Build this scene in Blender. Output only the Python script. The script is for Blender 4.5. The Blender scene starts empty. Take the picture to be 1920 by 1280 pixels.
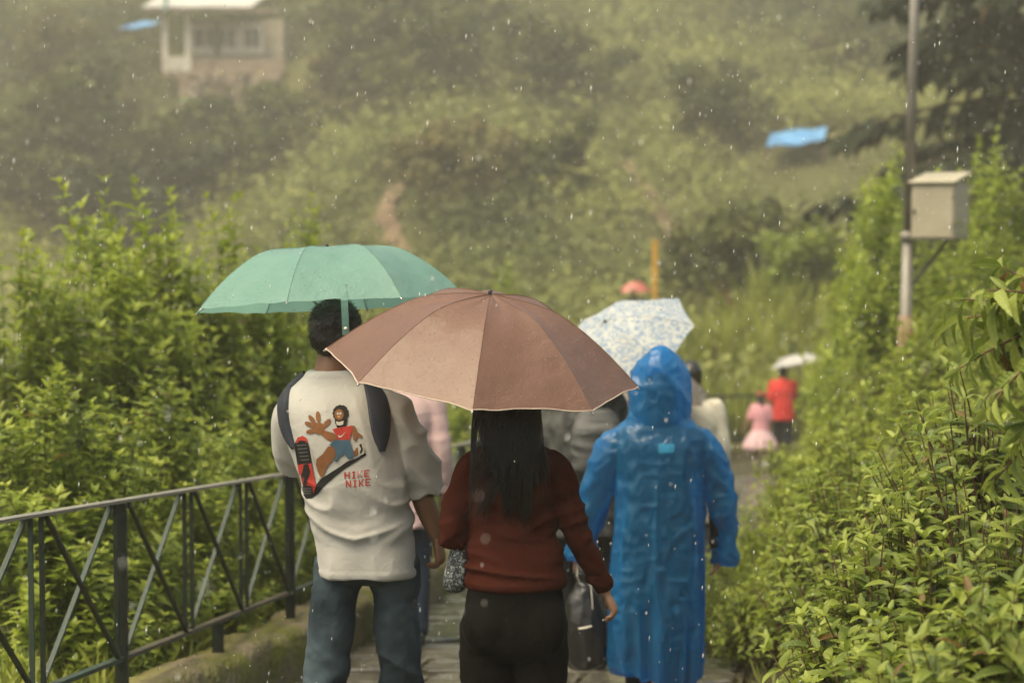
import bpy, bmesh, math, random
import numpy as np
from mathutils import Vector, Matrix
from mathutils.bvhtree import BVHTree

# ------------------------------------------------------------------ camera, sky, sun, exposure
scene = bpy.context.scene
EYE = 1.45
PITCH = math.atan(210 / 3733.3)
cam_data = bpy.data.cameras.new('camera')
cam_data.lens = 70; cam_data.sensor_width = 36
cam_data.clip_start = 0.05; cam_data.clip_end = 1500
cam_data.dof.use_dof = True
cam_data.dof.focus_distance = 6.15
cam_data.dof.aperture_fstop = 2.6
cam = bpy.data.objects.new('camera', cam_data)
scene.collection.objects.link(cam)
cam.location = (0, 0, EYE)
cam.rotation_euler = (math.pi / 2 - PITCH, 0, 0)
scene.camera = cam

SUN_EL, SUN_AZ = math.radians(64), math.radians(-122)     # azimuth from +Y towards +X: high, behind the camera on the left
world = bpy.data.worlds.new('World'); scene.world = world; world.use_nodes = True
wn = world.node_tree; wn.nodes.clear()
w_out = wn.nodes.new('ShaderNodeOutputWorld'); w_bg = wn.nodes.new('ShaderNodeBackground')
w_sky = wn.nodes.new('ShaderNodeTexSky'); w_sky.sky_type = 'NISHITA'; w_sky.sun_disc = False
w_sky.sun_elevation = SUN_EL; w_sky.sun_rotation = SUN_AZ
w_sky.air_density = 1.0; w_sky.dust_density = 6.0; w_sky.ozone_density = 0.6
w_bg.inputs['Strength'].default_value = 0.15
wn.links.new(w_sky.outputs[0], w_bg.inputs[0]); wn.links.new(w_bg.outputs[0], w_out.inputs[0])

sun_data = bpy.data.lights.new('sun', 'SUN'); sun_data.energy = 1.5
sun_data.angle = math.radians(50); sun_data.color = (1.0, 0.93, 0.82)
sun = bpy.data.objects.new('sun', sun_data); scene.collection.objects.link(sun)
sd = Vector((math.sin(SUN_AZ) * math.cos(SUN_EL), math.cos(SUN_AZ) * math.cos(SUN_EL), math.sin(SUN_EL)))
sun.rotation_euler = (-sd).to_track_quat('-Z', 'Y').to_euler()

vs = scene.view_settings
vs.view_transform = 'Standard'; vs.look = 'None'; vs.gamma = 1.0; vs.use_curve_mapping = False
vs.exposure = 1.05
vs.use_white_balance = True; vs.white_balance_temperature = 7650; vs.white_balance_tint = 0
scene.render.engine = 'CYCLES'
cy = scene.cycles
cy.use_denoising = True; cy.max_bounces = 7; cy.diffuse_bounces = 3; cy.glossy_bounces = 2
cy.transmission_bounces = 4; cy.transparent_max_bounces = 6; cy.volume_bounces = 1
cy.use_adaptive_sampling = True; cy.adaptive_threshold = .03; cy.sample_clamp_indirect = 6; cy.caustics_reflective = False; cy.caustics_refractive = False

# ------------------------------------------------------------------ helpers
COL = scene.collection
F = 1920 * 70 / 36
cp, sp = math.cos(PITCH), math.sin(PITCH)
def px(u, v, Y):
    """the point at depth Y along the world Y axis that is seen at photograph pixel (u, v)"""
    a, b = (u - 960) / F, (640 - v) / F
    d = (a, cp + b * sp, -sp + b * cp)
    k = Y / d[1]
    return Vector((d[0] * k, Y, EYE + d[2] * k))
rng = np.random.default_rng(7)
random.seed(7)

def _h(ix, iy, iz, s):
    n = (ix.astype(np.int64) * 374761393 + iy.astype(np.int64) * 668265263 + iz.astype(np.int64) * 2147483647 + s * 1274126177) & 0xffffffff
    n = ((n ^ (n >> 13)) * 1274126177) & 0xffffffff
    n = ((n ^ (n >> 16)) * 2246822519) & 0xffffffff
    return ((n ^ (n >> 15)) & 0xffffff) / float(0xffffff)
def vnoise(P, s=0):
    P = np.asarray(P, float); i = np.floor(P).astype(np.int64); f = P - i
    f = f * f * f * (f * (f * 6 - 15) + 10)
    x, y, z = i[..., 0], i[..., 1], i[..., 2]; fx, fy, fz = f[..., 0], f[..., 1], f[..., 2]
    def L(a, b, t): return a + (b - a) * t
    r = L(L(L(_h(x, y, z, s), _h(x + 1, y, z, s), fx), L(_h(x, y + 1, z, s), _h(x + 1, y + 1, z, s), fx), fy),
          L(L(_h(x, y, z + 1, s), _h(x + 1, y, z + 1, s), fx), L(_h(x, y + 1, z + 1, s), _h(x + 1, y + 1, z + 1, s), fx), fy), fz)
    return r * 2 - 1
def fbm(P, s=0, o=4):
    P = np.asarray(P, float); r = 0; a = 1.0
    for k in range(o):
        r = r + a * vnoise(P * (2 ** k) + k * 17.3, s + k); a *= .5
    return r
def ss(a, b, x):
    t = np.clip((np.asarray(x, float) - a) / (b - a), 0, 1); return t * t * (3 - 2 * t)
def nrm(a):
    a = np.asarray(a, float); return a / np.maximum(np.linalg.norm(a, axis=-1, keepdims=True), 1e-9)

def mesh_np(name, V, faces=None, quads=None, tris=None, smooth=True):
    me = bpy.data.meshes.new(name)
    if faces is not None:
        me.from_pydata([tuple(map(float, v)) for v in V], [], [tuple(map(int, f)) for f in faces])
    else:
        V = np.asarray(V, np.float32); me.vertices.add(len(V)); me.vertices.foreach_set('co', V.ravel())
        parts = []; starts = []; tot = 0
        for A in (quads, tris):
            if A is None or len(A) == 0: continue
            A = np.asarray(A, np.int32); k = A.shape[1]
            parts.append(A.ravel()); starts.append(tot + np.arange(len(A)) * k); tot += A.size
        loops = np.concatenate(parts); st = np.concatenate(starts).astype(np.int32)
        me.loops.add(len(loops)); me.loops.foreach_set('vertex_index', loops)
        me.polygons.add(len(st)); me.polygons.foreach_set('loop_start', st)
        me.update(calc_edges=True)
    if smooth and len(me.polygons):
        me.polygons.foreach_set('use_smooth', np.ones(len(me.polygons), bool))
    me.update()
    return me
def attr(me, name, vals):
    a = me.attributes.new(name, 'FLOAT', 'POINT'); a.data.foreach_set('value', np.asarray(vals, np.float32))
def ob(name, me, mat=None, parent=None, loc=None, rot=None):
    o = bpy.data.objects.new(name, me); COL.objects.link(o)
    if mat is not None and me is not None and len(me.materials) == 0: me.materials.append(mat)
    if parent is not None: o.parent = parent
    if loc is not None: o.location = loc
    if rot is not None: o.rotation_euler = rot
    return o
def tag(o, label, cat, group=None, kind=None):
    o['label'] = label; o['category'] = cat
    if group: o['group'] = group
    if kind: o['kind'] = kind
    return o
def thing(name, label, cat, loc=(0, 0, 0), rz=0, group=None, kind=None):
    o = ob(name, None, loc=loc, rot=(0, 0, rz)); o.empty_display_size = .1
    return tag(o, label, cat, group, kind)

WORK = bpy.data.scenes.new('workbench')     # garments are remeshed here, removed at the end
class Soup:
    """collects closed shells (tubes, stacked rings, ellipsoids) of one continuous body or garment"""
    def __init__(s): s.V = []; s.Fc = []
    def add(s, V, Fc):
        b = len(s.V); s.V += [tuple(map(float, v)) for v in V]; s.Fc += [tuple(i + b for i in f) for f in Fc]
    def _stack(s, R):
        n = len(R[0]); V = [p for r in R for p in r]; Fc = []
        for k in range(len(R) - 1):
            for j in range(n):
                a = k * n + j; b = k * n + (j + 1) % n
                Fc.append((a, b, b + n, a + n))
        Fc.append(tuple(range(n))[::-1]); m = (len(R) - 1) * n; Fc.append(tuple(range(m, m + n)))
        s.add(V, Fc)
    def rings(s, rows, n=28, p=2.3, sub=3):
        """rows (z, cx, cy, rx, ry), rising z; smoothly interpolated"""
        A = np.array(rows, float); t = np.arange(len(A)); T = np.linspace(0, len(A) - 1, (len(A) - 1) * sub + 1)
        B = np.stack([cat1(t, A[:, k], T) for k in range(5)], 1)
        th = np.linspace(0, 2 * math.pi, n, endpoint=False); c, q = np.cos(th), np.sin(th)
        ex = np.sign(c) * np.abs(c) ** (2 / p); ey = np.sign(q) * np.abs(q) ** (2 / p)
        s._stack([np.stack([b[1] + b[3] * ex, b[2] + b[4] * ey, np.full(n, b[0])], 1) for b in B])
    def tube(s, pts, rad, n=14, sub=3, flat=None, cap=.5):
        """tapered round limb along pts; rounded ends; flat=(axis, factor) squashes it along an axis"""
        P = np.array(pts, float); r = np.array(rad, float); t = np.arange(len(P)); T = np.linspace(0, len(P) - 1, (len(P) - 1) * sub + 1)
        C = np.stack([cat1(t, P[:, k], T) for k in range(3)], 1); rr = cat1(t, r, T)
        d = nrm(np.gradient(C, axis=0))
        if cap:
            e0, e1 = d[0] * rr[0] * cap, d[-1] * rr[-1] * cap
            C = np.vstack([C[0] - e0, C[0] - e0 * .6, C, C[-1] + e1 * .6, C[-1] + e1])
            rr = np.concatenate([[rr[0] * .4, rr[0] * .8], rr, [rr[-1] * .8, rr[-1] * .4]]); d = np.vstack([d[:1], d[:1], d, d[-1:], d[-1:]])
        a = np.array([0, 1.0, 0]) if abs(d[0][1]) < .8 else np.array([1.0, 0, 0])
        th = np.linspace(0, 2 * math.pi, n, endpoint=False); R = []
        for c, q, k in zip(C, d, rr):
            u = nrm(np.cross(a, q)); w = np.cross(q, u); a = w
            off = k * (np.cos(th)[:, None] * u + np.sin(th)[:, None] * w)
            if flat is not None:
                ax = nrm(np.array(flat[0], float)); off = off - (1 - flat[1]) * (off @ ax)[:, None] * ax
            R.append(c + off)
        s._stack(R)
    def ell(s, c, r, n=16, m=10, rot=None):
        c = np.array(c, float); R = []
        M = np.array(rot) if rot is not None else np.eye(3)
        for k in range(m + 1):
            f = -math.pi / 2 + math.pi * (k * .94 + m * .03) / m; th = np.linspace(0, 2 * math.pi, n, endpoint=False)
            R.append(c + (np.stack([np.cos(th) * math.cos(f), np.sin(th) * math.cos(f), np.full(n, math.sin(f))], 1) * np.array(r)) @ M.T)
        s._stack(R)
    def mesh(s, name, voxel=None, smooth=6, fac=.5):
        me = mesh_np(name, s.V, faces=s.Fc)
        if voxel is None: return me
        t = bpy.data.objects.new('temporary', me); WORK.collection.objects.link(t)
        m = t.modifiers.new('r', 'REMESH'); m.mode = 'VOXEL'; m.voxel_size = voxel; m.use_smooth_shade = True
        if smooth: k = t.modifiers.new('s', 'SMOOTH'); k.iterations = smooth; k.factor = fac
        vl = WORK.view_layers[0]; vl.update(); e = t.evaluated_get(vl.depsgraph)
        out = bpy.data.meshes.new_from_object(e); out.name = name
        bpy.data.objects.remove(t); bpy.data.meshes.remove(me)
        out.polygons.foreach_set('use_smooth', np.ones(len(out.polygons), bool))
        return out
def cat1(t, y, T):
    """Catmull-Rom through y at integer knots t"""
    i = np.clip(np.floor(T).astype(int), 0, len(t) - 2); f = T - i
    g = lambda k: y[np.clip(k, 0, len(y) - 1)]
    p0, p1, p2, p3 = g(i - 1), g(i), g(i + 1), g(i + 2)
    return .5 * (2 * p1 + (p2 - p0) * f + (2 * p0 - 5 * p1 + 4 * p2 - p3) * f ** 2 + (3 * p1 - p0 - 3 * p2 + p3) * f ** 3)
def coords(me):
    n = len(me.vertices); a = np.empty(n * 3, np.float32); b = np.empty(n * 3, np.float32)
    me.vertices.foreach_get('co', a); me.vertices.foreach_get('normal', b)
    return a.reshape(-1, 3).astype(float), b.reshape(-1, 3).astype(float)
def displace(me, fn):
    c, n = coords(me); d = fn(c, n)
    c = c + (n * d[:, None] if d.ndim == 1 else d)
    me.vertices.foreach_set('co', c.astype(np.float32).ravel()); me.update()

# ------------------------------------------------------------------ materials
def mat(name, color, rough=.8, spec=.3, var=0, vscale=8, color2=None, bump=0, bscale=60, metal=0, transl=0, sheen=0, coat=0,
        alpha=1, wet=0, wscale=6, stretch=(1, 1, 1), detail=4, bdist=.01):
    m = bpy.data.materials.new(name); m.use_nodes = True; nt = m.node_tree; N = nt.nodes; L = nt.links
    b = N['Principled BSDF']; out = N['Material Output']
    b.inputs['Roughness'].default_value = rough; b.inputs['Specular IOR Level'].default_value = spec
    b.inputs['Metallic'].default_value = metal; b.inputs['Base Color'].default_value = (*color, 1)
    b.inputs['Sheen Weight'].default_value = sheen; b.inputs['Coat Weight'].default_value = coat; b.inputs['Alpha'].default_value = alpha
    tc = N.new('ShaderNodeTexCoord'); mp = N.new('ShaderNodeMapping'); mp.inputs['Scale'].default_value = stretch
    L.new(tc.outputs['Object'], mp.inputs[0])
    if var or color2:
        n = N.new('ShaderNodeTexNoise'); n.inputs['Scale'].default_value = vscale; n.inputs['Detail'].default_value = detail
        L.new(mp.outputs[0], n.inputs['Vector'])
        r = N.new('ShaderNodeValToRGB'); r.color_ramp.elements[0].position = .35; r.color_ramp.elements[1].position = .65
        c2 = color2 or tuple(min(1, c * (1 + var)) for c in color); c1 = color if color2 else tuple(c * (1 - var) for c in color)
        r.color_ramp.elements[0].color = (*c1, 1); r.color_ramp.elements[1].color = (*c2, 1)
        L.new(n.outputs['Fac'], r.inputs[0]); L.new(r.outputs[0], b.inputs['Base Color'])
    if wet:
        n = N.new('ShaderNodeTexNoise'); n.inputs['Scale'].default_value = wscale; n.inputs['Detail'].default_value = 3
        L.new(mp.outputs[0], n.inputs['Vector'])
        r = N.new('ShaderNodeMapRange'); r.inputs[1].default_value = .4; r.inputs[2].default_value = .6
        r.inputs[3].default_value = wet; r.inputs[4].default_value = rough
        L.new(n.outputs['Fac'], r.inputs[0]); L.new(r.outputs[0], b.inputs['Roughness'])
    if bump:
        n = N.new('ShaderNodeTexNoise'); n.inputs['Scale'].default_value = bscale; n.inputs['Detail'].default_value = 4
        L.new(mp.outputs[0], n.inputs['Vector'])
        k = N.new('ShaderNodeBump'); k.inputs['Strength'].default_value = bump; k.inputs['Distance'].default_value = bdist
        L.new(n.outputs['Fac'], k.inputs['Height']); L.new(k.outputs[0], b.inputs['Normal'])
    if transl:
        t = N.new('ShaderNodeBsdfTranslucent'); x = N.new('ShaderNodeMixShader'); x.inputs[0].default_value = transl
        src = b.inputs['Base Color'].links[0].from_socket if b.inputs['Base Color'].links else None
        if src: L.new(src, t.inputs[0])
        else: t.inputs[0].default_value = (*color, 1)
        L.new(b.outputs[0], x.inputs[1]); L.new(t.outputs[0], x.inputs[2]); L.new(x.outputs[0], out.inputs[0])
    return m
def leaf_mat(name, c0, c1, c2, single=False, rough=.42, spec=.36, tr=.42):
    """leaf colour runs from old dark leaves to young tips with each leaf's own tone"""
    m = bpy.data.materials.new(name); m.use_nodes = True; nt = m.node_tree; N = nt.nodes; L = nt.links
    b = N['Principled BSDF']; out = N['Material Output']
    b.inputs['Roughness'].default_value = rough; b.inputs['Specular IOR Level'].default_value = spec
    if single:
        a = N.new('ShaderNodeObjectInfo'); fac = a.outputs['Random']
    else:
        a = N.new('ShaderNodeAttribute'); a.attribute_name = 'tone'; fac = a.outputs['Fac']
    r = N.new('ShaderNodeValToRGB'); e = r.color_ramp.elements; colr = r.outputs[0]
    if single:   # pale midrib and side veins, drawn in the leaf's own coordinates
        tc = N.new('ShaderNodeTexCoord'); sx = N.new('ShaderNodeSeparateXYZ'); L.new(tc.outputs['Object'], sx.inputs[0])
        def mth(op, a_, b_=None):
            n_ = N.new('ShaderNodeMath'); n_.operation = op
            for i_, v_ in enumerate((a_, b_)):
                if v_ is None: continue
                if isinstance(v_, (int, float)): n_.inputs[i_].default_value = v_
                else: L.new(v_, n_.inputs[i_])
            return n_.outputs[0]
        ax = mth('ABSOLUTE', sx.outputs[0]); rib = mth('LESS_THAN', ax, .012)
        ph = mth('MULTIPLY_ADD', ax, -.9); ph = mth('ADD', sx.outputs[1], mth('MULTIPLY', ax, -.8)); vein = mth('GREATER_THAN', mth('SINE', mth('MULTIPLY', ph, 52)), .93)
        amt = mth('MAXIMUM', mth('MULTIPLY', rib, .55), mth('MULTIPLY', vein, .16))
        mx = N.new('ShaderNodeMixRGB'); L.new(amt, mx.inputs[0]); L.new(r.outputs[0], mx.inputs[1]); mx.inputs[2].default_value = (.36, .4, .17, 1); colr = mx.outputs[0]
        bpn = N.new('ShaderNodeBump'); bpn.inputs['Strength'].default_value = .25; bpn.inputs['Distance'].default_value = .003; L.new(mth('SINE', mth('MULTIPLY', ph, 52)), bpn.inputs['Height']); L.new(bpn.outputs[0], b.inputs['Normal'])
    e[0].color = (.17, .1, .035, 1); e[1].color = (*c2, 1); k = e.new(.5); k.color = (*c1, 1); k = e.new(.035); k.color = (*c0, 1); k = e.new(.02); k.color = (.17, .1, .035, 1)
    L.new(fac, r.inputs[0]); L.new(colr, b.inputs['Base Color'])
    t = N.new('ShaderNodeBsdfTranslucent'); x = N.new('ShaderNodeMixShader'); x.inputs[0].default_value = tr
    L.new(colr, t.inputs[0]); L.new(b.outputs[0], x.inputs[1]); L.new(t.outputs[0], x.inputs[2]); L.new(x.outputs[0], out.inputs[0])
    return m

M = {}
M['soil'] = mat('soil', (.035, .03, .018), .9, .2, color2=(.06, .055, .025), vscale=1.2, bump=.5, bscale=9, bdist=.05)
M['hill'] = mat('hill', (.045, .045, .018), .95, .1, color2=(.085, .085, .03), vscale=.15, bump=.4, bscale=2, bdist=.2)
M['stone'] = mat('stone', (.055, .05, .04), .3, .6, color2=(.11, .1, .08), vscale=6, bump=.6, bscale=16, wet=.03, wscale=5)
M['stone2'] = mat('stone_green', (.045, .052, .037), .3, .6, color2=(.09, .09, .064), vscale=6, bump=.6, bscale=16, wet=.03, wscale=6)
M['concrete'] = mat('mossy_concrete', (.17, .135, .095), .85, .2, color2=(.12, .125, .02), vscale=4.5, bump=1.0, bscale=28, bdist=.03, detail=8)
M['dirt'] = mat('dirt_trail', (.145, .1, .066), .95, .1, var=.25, vscale=1.5, bump=.4, bscale=6, bdist=.1)
M['green_paint'] = mat('green_paint', (.009, .026, .018), .4, .35, color2=(.022, .017, .012), vscale=7, bump=.25, bscale=45)
M['green_lit'] = mat('lit_worn_green_paint', (.02, .06, .044), .45, .35, color2=(.055, .05, .04), vscale=6, bump=.25, bscale=45)  # lighter copy of the green for bars that catch the light, with worn patches
M['rail_top'] = mat('wet_lit_metal', (.3, .275, .235), .4, .5, color2=(.13, .12, .1), vscale=9, bump=.2, bscale=50, metal=.25)  # sky light on the wet top rail is put into this pale colour
M['rust'] = mat('rusty_metal', (.085, .055, .035), .6, .4, color2=(.05, .06, .045), vscale=8, bump=.3, bscale=45)
M['bark'] = mat('bark', (.06, .045, .03), .9, .2, var=.4, vscale=14, bump=.6, bscale=40)
M['stem'] = mat('green_stem', (.09, .1, .035), .7, .3, var=.3, vscale=20)
M['stem_brown'] = mat('brown_stem', (.1, .055, .03), .75, .3, var=.3, vscale=20)
# ------------------------------------------------------------------ terrain
KY = [-6, 29, 30.6, 31.9, 32.8, 33.4, 34.2, 60]; KX = [-2.535 + .149 * -6, 1.786, 2.1, 2.7, 3.6, 5, 9, 9]
RY = [-6, 25, 28.5, 30.4, 31.3, 60]; RX = [-.435 + .149 * -6, 3.29, 3.9, 5.2, 9, 9]
def xl(Y): return np.interp(Y, KY, KX)
def xr(Y): return np.interp(Y, RY, RX)
def zpath(Y): Y = np.asarray(Y, float); return -(.08 * np.clip(Y, -30, 15) + .065 * np.clip(Y - 15, 0, 20))
def hillz(X, Y):
    P = np.stack([X, Y, 0 * X], -1)
    b = np.interp(Y, [30, 38, 60, 85, 90, 185, 260], [-2.6, -2.3, -.1, 4.85, 5.2, 33, 50])
    g = 6.5 * ss(2, 20, -X) * np.exp(-((Y - 75) / 35) ** 2)
    return b - g + (fbm(P * .07, 3, 3) * 1.1 + fbm(P * .3, 5, 2) * .3) * ss(38, 60, Y)
def groundz(X, Y):
    X = np.asarray(X, float); Y = np.asarray(Y, float)
    dl = xl(Y) - .28 - X; dr = X - xr(Y); fade = 1 - ss(25, 33, Y)
    z = zpath(Y) - .05
    z = z + np.where(dl > 0, .2 * ss(0, .1, dl) - .3 * np.clip(dl - .5, 0, 5) * fade, 0)
    z = z + np.where(dr > 0, .42 * np.clip(dr - .05, 0, 5) * (1 - .8 * ss(22, 30, Y)), 0)
    P = np.stack([X, Y, 0 * X], -1)
    z = z + np.where((dl > .1) | (dr > .1), fbm(P * 1.1, 9, 3) * .06, 0)
    t = ss(33.5, 40, Y)
    return z * (1 - t) + hillz(X, Y) * t
def hit(u, v, y0=30, y1=200):
    """where the sight line through photograph pixel (u, v) meets the terrain"""
    Ys = np.linspace(y0, y1, 900); d = px(u, v, 1.0); X = d.x * Ys; Z = EYE + (d.z - EYE) * Ys; k = np.argmax(groundz(X, Ys) > Z)
    return (float(X[k]), float(Ys[k]))
ys = np.concatenate([np.arange(-6, 36, .22), np.arange(36, 60, .8), np.arange(60, 262, 2)])
xs = np.concatenate([np.arange(-110, -14, 3), np.arange(-14, -6, .6), np.arange(-6, 7, .16), np.arange(7, 15, .6), np.arange(15, 112, 3)])
XX, YY = np.meshgrid(xs, ys); ZZ = groundz(XX, YY); nx, ny = len(xs), len(ys)
ii = (np.arange(ny - 1)[:, None] * nx + np.arange(nx - 1)[None]).ravel()
V = np.stack([XX, YY, ZZ], -1).reshape(-1, 3)
me = mesh_np('ground', V, quads=np.stack([ii, ii + 1, ii + 1 + nx, ii + nx], 1))
me.materials.append(M['soil']); me.materials.append(M['hill'])
cy_ = V[ii][:, 1]; me.polygons.foreach_set('material_index', (cy_ > 37).astype(np.int32)); me.update()
g = ob('ground', me); tag(g, 'dark wet earth of the slope and hillside', 'ground', kind='structure')

# stone path: bed and single slabs
rows = np.arange(-5.5, 34, .5); bed = []
for Y in rows: bed += [(xl(Y) - .05, Y, float(zpath(Y)) - .028), (xr(Y) + .12, Y, float(zpath(Y)) - .028)]
q = [(2 * k, 2 * k + 1, 2 * k + 3, 2 * k + 2) for k in range(len(rows) - 1)]
path = ob('path', mesh_np('path', bed, faces=q), M['soil']); tag(path, 'wet stone path running downhill between railing and bushes', 'path', kind='structure')
Y = 3.6; R = random.Random(3); nsl = 0
while Y < 28.6:
    dpt = R.uniform(.42, .62); n = R.choice([3, 4, 4, 5]); w = [R.uniform(.7, 1.3) for _ in range(n)]; tot = sum(w); a = 0
    for k in range(n):
        f0, f1 = a / tot, (a + w[k]) / tot; a += w[k]
        j = lambda s=.025: R.uniform(-s, s)
        def pt(f, yy):
            x = xl(yy) + .01 + f * (xr(yy) + .08 - xl(yy)); return x, yy
        gp = .014
        c = [pt(f0, Y + j(.03)), pt(f1, Y + j(.03)), pt(f1, Y + dpt + j(.03)), pt(f0, Y + dpt + j(.03))]
        c = [(c[0][0] + gp, c[0][1] + gp), (c[1][0] - gp, c[1][1] + gp), (c[2][0] - gp, c[2][1] - gp), (c[3][0] + gp, c[3][1] - gp)]
        cx = sum(p[0] for p in c) / 4; cyy = sum(p[1] for p in c) / 4; dz = R.uniform(-.008, .012); tx, ty = R.uniform(-.012, .012), R.uniform(-.012, .012)
        # eight-sided outline with knocked-off corners
        o8 = []
        for q_ in range(4):
            p, nx_ = c[q_], c[(q_ + 1) % 4]; t = R.uniform(.1, .22)
            o8.append((p[0] + (nx_[0] - p[0]) * t, p[1] + (nx_[1] - p[1]) * t)); t = R.uniform(.8, .92)
            o8.append((p[0] + (nx_[0] - p[0]) * t, p[1] + (nx_[1] - p[1]) * t))
        zt = lambda p: float(zpath(p[1])) + dz + (p[0] - cx) * tx + (p[1] - cyy) * ty
        V = [(p[0], p[1], zt(p) - .06) for p in o8] + [(p[0], p[1], zt(p) - .008) for p in o8] + [(p[0] + (cx - p[0]) * .06, p[1] + (cyy - p[1]) * .06, zt(p)) for p in o8]
        Fc = [(i, (i + 1) % 8, 8 + (i + 1) % 8, 8 + i) for i in range(8)] + [(8 + i, 8 + (i + 1) % 8, 16 + (i + 1) % 8, 16 + i) for i in range(8)] + [tuple(range(16, 24))]
        ob('slab', mesh_np('slab', V, faces=Fc, smooth=False), M['stone'] if R.random() < .65 else M['stone2'], path); nsl += 1
    Y += dpt
# mossy low wall beside the path
ky = np.concatenate([np.arange(-2, 29, .06), np.linspace(29, 34.2, 60)]); kx = xl(ky)
tan = nrm(np.stack([np.gradient(kx), np.gradient(ky)], 1)); nl = np.stack([-tan[:, 1], tan[:, 0]], 1)
prof = [(0.0, -.12), (.0, .1), (-.005, .2), (.02, .245), (.08, .255), (.2, .25), (.27, .235), (.29, .18), (.3, -.12)]
V = []
for k in range(len(ky)):
    for a, b in prof:
        x, y = kx[k] + nl[k, 0] * a, ky[k] + nl[k, 1] * a; V.append((x, y, float(zpath(ky[k])) + b))
V = np.array(V); npf = len(prof)
V += (np.stack([fbm(V * 5, 1, 4), fbm(V * 5, 2, 3) * 0, fbm(V * 5, 3, 4)], 1) * .026)
Fc = [(k * npf + j, (k + 1) * npf + j, (k + 1) * npf + j + 1, k * npf + j + 1) for k in range(len(ky) - 1) for j in range(npf - 1)]
kerb = ob('low_wall', mesh_np('low_wall', V, faces=Fc), M['concrete']); tag(kerb, 'low mossy concrete wall carrying the green railing beside the path', 'wall')

# ------------------------------------------------------------------ railing
unit = {}
def cube_mesh(key, m):
    if key not in unit:
        v = [(x, y, z) for x in (-.5, .5) for y in (-.5, .5) for z in (-.5, .5)]
        f = [(0, 1, 3, 2), (4, 6, 7, 5), (0, 4, 5, 1), (2, 3, 7, 6), (0, 2, 6, 4), (1, 5, 7, 3)]
        unit[key] = mesh_np(key, v, faces=f, smooth=False); unit[key].materials.append(m)
    return unit[key]
def bar(name, p, q, w, t, m, parent, side=(0, 0, 1)):
    """flat bar from p to q, t thick along side, w wide across"""
    p, q = np.array(p, float), np.array(q, float); d = q - p; L = np.linalg.norm(d); y = d / L
    x = nrm(np.cross(y, np.array(side, float))); z = np.cross(x, y)
    A = np.eye(4); A[:3, 0] = x * w; A[:3, 1] = y * L; A[:3, 2] = z * t; A[:3, 3] = (p + q) / 2
    o = ob(name, cube_mesh('bar_' + m.name, m), None, parent); o.matrix_local = Matrix(A.tolist()); return o
def railing(pts, label, rnd, detail=True):
    """pts: post feet on the wall top"""
    o = thing('railing', label, 'railing', tuple(pts[0])); P = [np.array(p, float) - np.array(pts[0], float) for p in pts]
    H, B = .76, .14
    for k, p in enumerate(P):
        bar('post', p + (0, 0, -.06), p + (0, 0, H - .008), .05, .03, M['green_paint'], o, side=(0, 1, 0))
        if k == len(P) - 1: break
        q = P[k + 1]; d = q - p; dn = nrm(d); sd_ = np.array([dn[1], -dn[0], 0])
        bar('top_rail', p + (0, 0, H) - dn * .03, q + (0, 0, H) - dn * .036, .05, .012, M['rail_top'], o)
        bar('bottom_rail', p + (0, 0, B) + dn * .016, q + (0, 0, B) - dn * .016, .035, .016, M['green_lit'] if k % 2 else M['rust'], o)
        if detail: m_ = p + d * .5; bar('short_post', m_ + (0, 0, -.06), m_ + (0, 0, B - .01), .05, .03, M['green_paint'], o, side=(0, 1, 0))
        n = 3
        for i in range(n):
            a, b = p + d * (i / n) + dn * .05, p + d * ((i + 1) / n) - dn * .05
            lo, hi = np.array([0, 0, B + .01]), np.array([0, 0, H - .008])
            bar('baluster', a + lo, a + hi, .017, .014, M['green_paint'], o, side=(0, 1, 0))
            bar('baluster', b + lo, b + hi, .017, .014, M['green_lit'] if rnd.random() < .3 else M['green_paint'], o, side=(0, 1, 0))
            a2, b2 = a + dn * .016, b - dn * .016
            bar('diagonal_bar', a2 + hi + sd_ * .010, b2 + lo + sd_ * .010, .017, .012, M['green_paint'], o)
            bar('diagonal_bar', a2 + lo - sd_ * .012, b2 + hi - sd_ * .012, .018, .012, M['green_lit'], o)  # the lit one of each crossed pair, by its lighter paint
    return o
def on_wall(Y): return (float(xl(Y)) - .148, Y, float(zpath(Y)) + .25)
railing([on_wall(5.19 + 2.54 * k) for k in range(-1, 10)], 'long green metal railing with crossed bars on the mossy low wall', random.Random(4))
def kerbpt(s):
    i = np.interp(s, np.cumsum(np.r_[0, np.hypot(np.diff(kx), np.diff(ky))]), np.arange(len(ky))); k = int(i)
    return (kx[k] + nl[k, 0] * .15, ky[k] + nl[k, 1] * .15, float(zpath(ky[k])) + .25)
tot = np.cumsum(np.r_[0, np.hypot(np.diff(kx), np.diff(ky))])
s0 = float(np.interp(30.3, ky, tot)); far = [kerbpt(s0 + k * 1.05) for k in range(7)]
fr = thing('railing', 'distant dark railing with upright bars where the path bends, beside the girl', 'railing', far[0])
FP = [np.array(p) - np.array(far[0]) for p in far]
for k, p in enumerate(FP):
    bar('post', p + (0, 0, -.06), p + (0, 0, .78), .06, .04, M['green_paint'], fr, side=(0, 1, 0))
    if k < len(FP) - 1:
        q = FP[k + 1]; bar('top_rail', p + (0, 0, .8), q + (0, 0, .8), .05, .04, M['green_paint'], fr); bar('bottom_rail', p + (0, 0, .1), q + (0, 0, .1), .04, .03, M['green_paint'], fr)
        for i in range(1, 7): c = p + (q - p) * i / 7; bar('baluster', c + (0, 0, .11), c + (0, 0, .78), .02, .02, M['green_paint'], fr, side=(0, 1, 0))
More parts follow.
